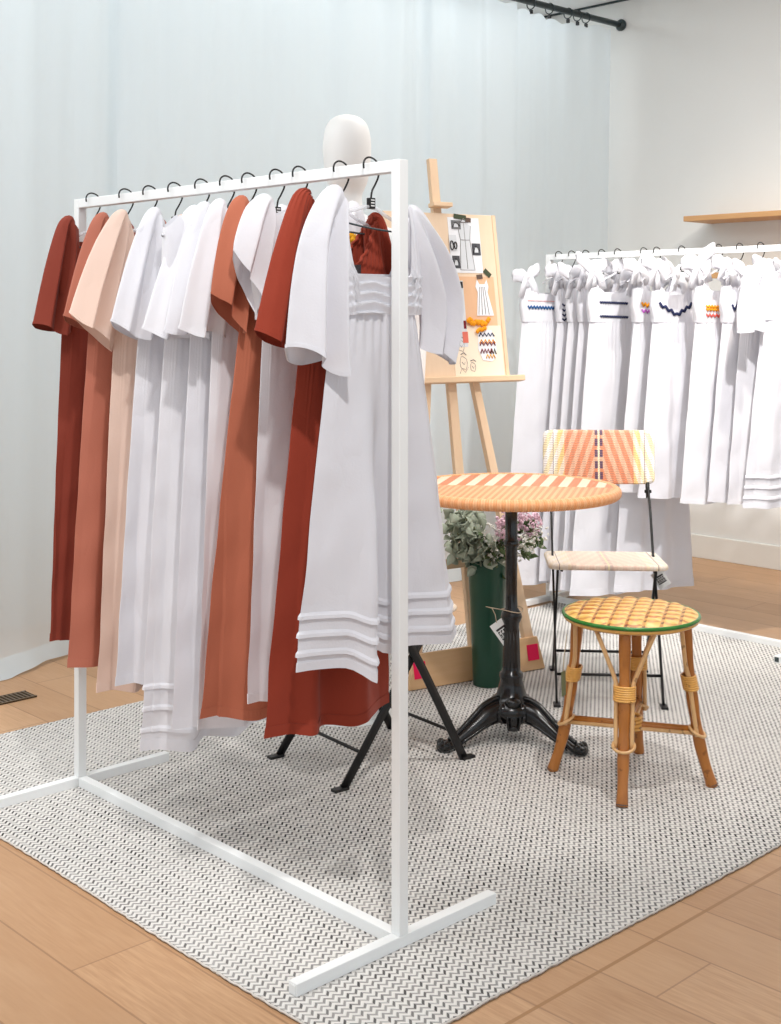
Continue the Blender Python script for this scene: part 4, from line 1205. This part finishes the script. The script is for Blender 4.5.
def flower_stem(kind, ang, lean, top, seed, label, group):
    rr = random.Random(seed)
    t = thing({'euc': 'eucalyptus_stem', 'lilac': 'lilac_stem', 'white': 'filler_flower_stem'}[kind], label, 'flower', (VX, VY, .035), 0, group)
    ca, sa = math.cos(ang), math.sin(ang)
    pts = catmull([(.012*ca, .012*sa, 0), (.03*ca, .03*sa, .25), (.048*ca, .048*sa, .415), ((.05+lean*.5)*ca, (.05+lean*.5)*sa, .415+(top-.415)*.6), ((.05+lean)*ca, (.05+lean)*sa, top)], 6)
    MB().tube(pts, .0026, 6).build('stalk', MAT['stem'], t)
    up = [p for p in pts if p.z > .41]
    if kind == 'euc':
        m = MB()
        for k in range(34):
            p = rr.choice(up)+Vector((rr.gauss(0, .022), rr.gauss(0, .022), rr.uniform(-.03, .02)))
            leaf(m, p, (rr.uniform(-1, 1)+ca*.4, rr.uniform(-1, 1)+sa*.4-.3, rr.uniform(-.7, .6)), rr.uniform(.028, .046), rr.uniform(.014, .024), rr, .3)
        m.build('leaves', MAT['leaf'], t, solid=.0008)
    elif kind == 'lilac':
        m = MB(); c = pts[-1]
        for k in range(95):
            v_ = Vector((rr.gauss(0, 1), rr.gauss(0, 1), rr.gauss(0, 1))).normalized()*rr.uniform(.6, 1)
            p = c+Vector((v_.x*.042, v_.y*.042, v_.z*.05-.01))
            for q in range(4):
                e = Vector((rr.uniform(-1, 1), rr.uniform(-1, 1), rr.uniform(-1, 1)))+v_
                leaf(m, p, e, .011, .0048, rr, .2, 3)
        m.build('blossom', MAT['bloom'], t, solid=.0006)
        m = MB()
        for k in range(7): leaf(m, rr.choice(up), (rr.uniform(-1, 1), rr.uniform(-1, .3), rr.uniform(-.6, .3)), .05, .014, rr)
        m.build('leaves', MAT['leafd'], t, solid=.0008)
    else:
        m = MB()
        for k in range(46):
            p = rr.choice(up[-7:])+Vector((rr.gauss(0, .022), rr.gauss(0, .022), rr.gauss(0, .022)))
            for q in range(4): leaf(m, p, (rr.uniform(-1, 1), rr.uniform(-1, 1), rr.uniform(-.5, 1)), .009, .004, rr, .2, 3)
        m.build('blossom', MAT['bloomw'], t, solid=.0006)
        m = MB()
        for k in range(20): leaf(m, rr.choice(up)+Vector((rr.gauss(0, .015), rr.gauss(0, .015), rr.gauss(0, .015))), (rr.uniform(-1, 1)+ca, rr.uniform(-1, 1)+sa, rr.uniform(-.8, .3)), rr.uniform(.022, .04), .009, rr)
        m.build('leaves', MAT['leafd'], t, solid=.0008)
EUL = 'grey-green eucalyptus stem in the green vase, on the left of the bouquet'
for k, (ang, lean, top) in enumerate(((190, .06, .50), (215, .05, .46), (165, .04, .56), (235, .04, .53), (200, .02, .59), (260, .03, .48), (140, .05, .55), (180, .09, .56), (225, .07, .57))):
    flower_stem('euc', math.radians(ang), lean, top, 60+k, EUL, 'eucalyptus stems in the green vase')
LIL = 'pink lilac stem in the green vase, right of the black pedestal'
for k, (ang, lean, top) in enumerate(((-20, .05, .585), (5, .10, .54), (-50, .04, .535), (30, .05, .60), (-5, .03, .50))):
    flower_stem('lilac', math.radians(ang), lean, top, 80+k, LIL, 'lilac stems in the green vase')
WHI = 'white filler flower stem spraying out of the green vase at its right'
for k, (ang, lean, top) in enumerate(((-10, .14, .50), (-40, .12, .47), (-75, .04, .46), (-95, .03, .50), (15, .13, .46))):
    flower_stem('white', math.radians(ang), lean, top, 95+k, WHI, 'filler flower stems in the green vase')

# ------------------------------------------------------------------ light
sc = bpy.context.scene
wd = bpy.data.worlds.new('World'); sc.world = wd; wd.use_nodes = True
bg = wd.node_tree.nodes['Background']; bg.inputs[0].default_value = (.84, .925, 1, 1); bg.inputs[1].default_value = .68
def area(name, b, a, z, sx, sy, power, col, tgt=None, spread=None):
    l = bpy.data.lights.new(name, 'AREA'); l.shape = 'RECTANGLE'; l.size = sx; l.size_y = sy; l.energy = power; l.color = col
    o = bpy.data.objects.new(name, l); C.objects.link(o); o.location = W(b, a, z)
    if tgt is None: o.rotation_euler = (0, 0, TH)
    else: o.rotation_euler = (W(*tgt)-o.location).to_track_quat('-Z', 'Y').to_euler()
    if spread: l.spread = spread
    return o
def spot(name, b, a, z, tgt, power, col, size=60, blend=.6, rad=.05):
    l = bpy.data.lights.new(name, 'SPOT'); l.energy = power; l.color = col; l.spot_size = math.radians(size); l.spot_blend = blend; l.shadow_soft_size = rad
    o = bpy.data.objects.new(name, l); C.objects.link(o); o.location = W(b, a, z)
    o.rotation_euler = (W(*tgt)-o.location).to_track_quat('-Z', 'Y').to_euler()
    return o
area('ceiling_fill_main', .8, 3.1, 3.05, 1.6, 2.0, 40, (.94, .975, 1))  # added fill under the ceiling, which shuts out the world light
area('ceiling_fill_rear', 4.1, 2.6, 3.05, 1.4, 1.6, 30, (1, .99, .985))  # second added fill, for the far end of the room
area('curtain_backlight', 3.2, 4.74, 3.05, 4.8, .25, 9.5, (.86, .95, 1))  # unseen strip light added behind the curtain to make it glow
spot('track_spot_front', .9, .7, 3.0, (1.95, 2.3, .9), 105, (1, .985, .97), 44, .8)
spot('track_spot_table', 2.6, 1.5, 3.0, (3.3, 2.7, .2), 95, (1, .975, .95), 50, .8)
spot('track_spot_dresses', 3.2, 1.5, 3.0, (4.6, 3.15, 1.0), 205, (1, .985, .98), 48, .8)
area('curtain_backlight_corner', 5.3, 4.74, 3.05, 1.2, .25, 1.0, (.92, .97, 1))  # extra light added to lift the right end of the curtain
spot('track_spot_wall', 3.9, 2.0, 3.0, (6.0, 2.9, .2), 120, (1, .92, .82), 80, .9)
spot('floor_fill_spot', .2, 2.6, 3.0, (1.2, 3.0, 0), 60, (1, .98, .95), 60, .8)  # spot added to brighten the floor at left

cam = bpy.data.cameras.new('camera'); co = bpy.data.objects.new('camera', cam); C.objects.link(co)
co.location = (0, 0, CH); co.rotation_euler = (PI/2, 0, 0)
cam.sensor_width = 36; cam.sensor_fit = 'AUTO'; cam.lens = FPX/1024*36; cam.shift_y = -197/1024
cam.clip_start = .05
sc.camera = co
sc.view_settings.view_transform = 'Standard'; sc.view_settings.look = 'None'; sc.view_settings.exposure = .4; sc.view_settings.gamma = 1
sc.view_settings.use_curve_mapping = False
sc.cycles.use_denoising = True
sc.cycles.max_bounces = 8; sc.cycles.transparent_max_bounces = 16
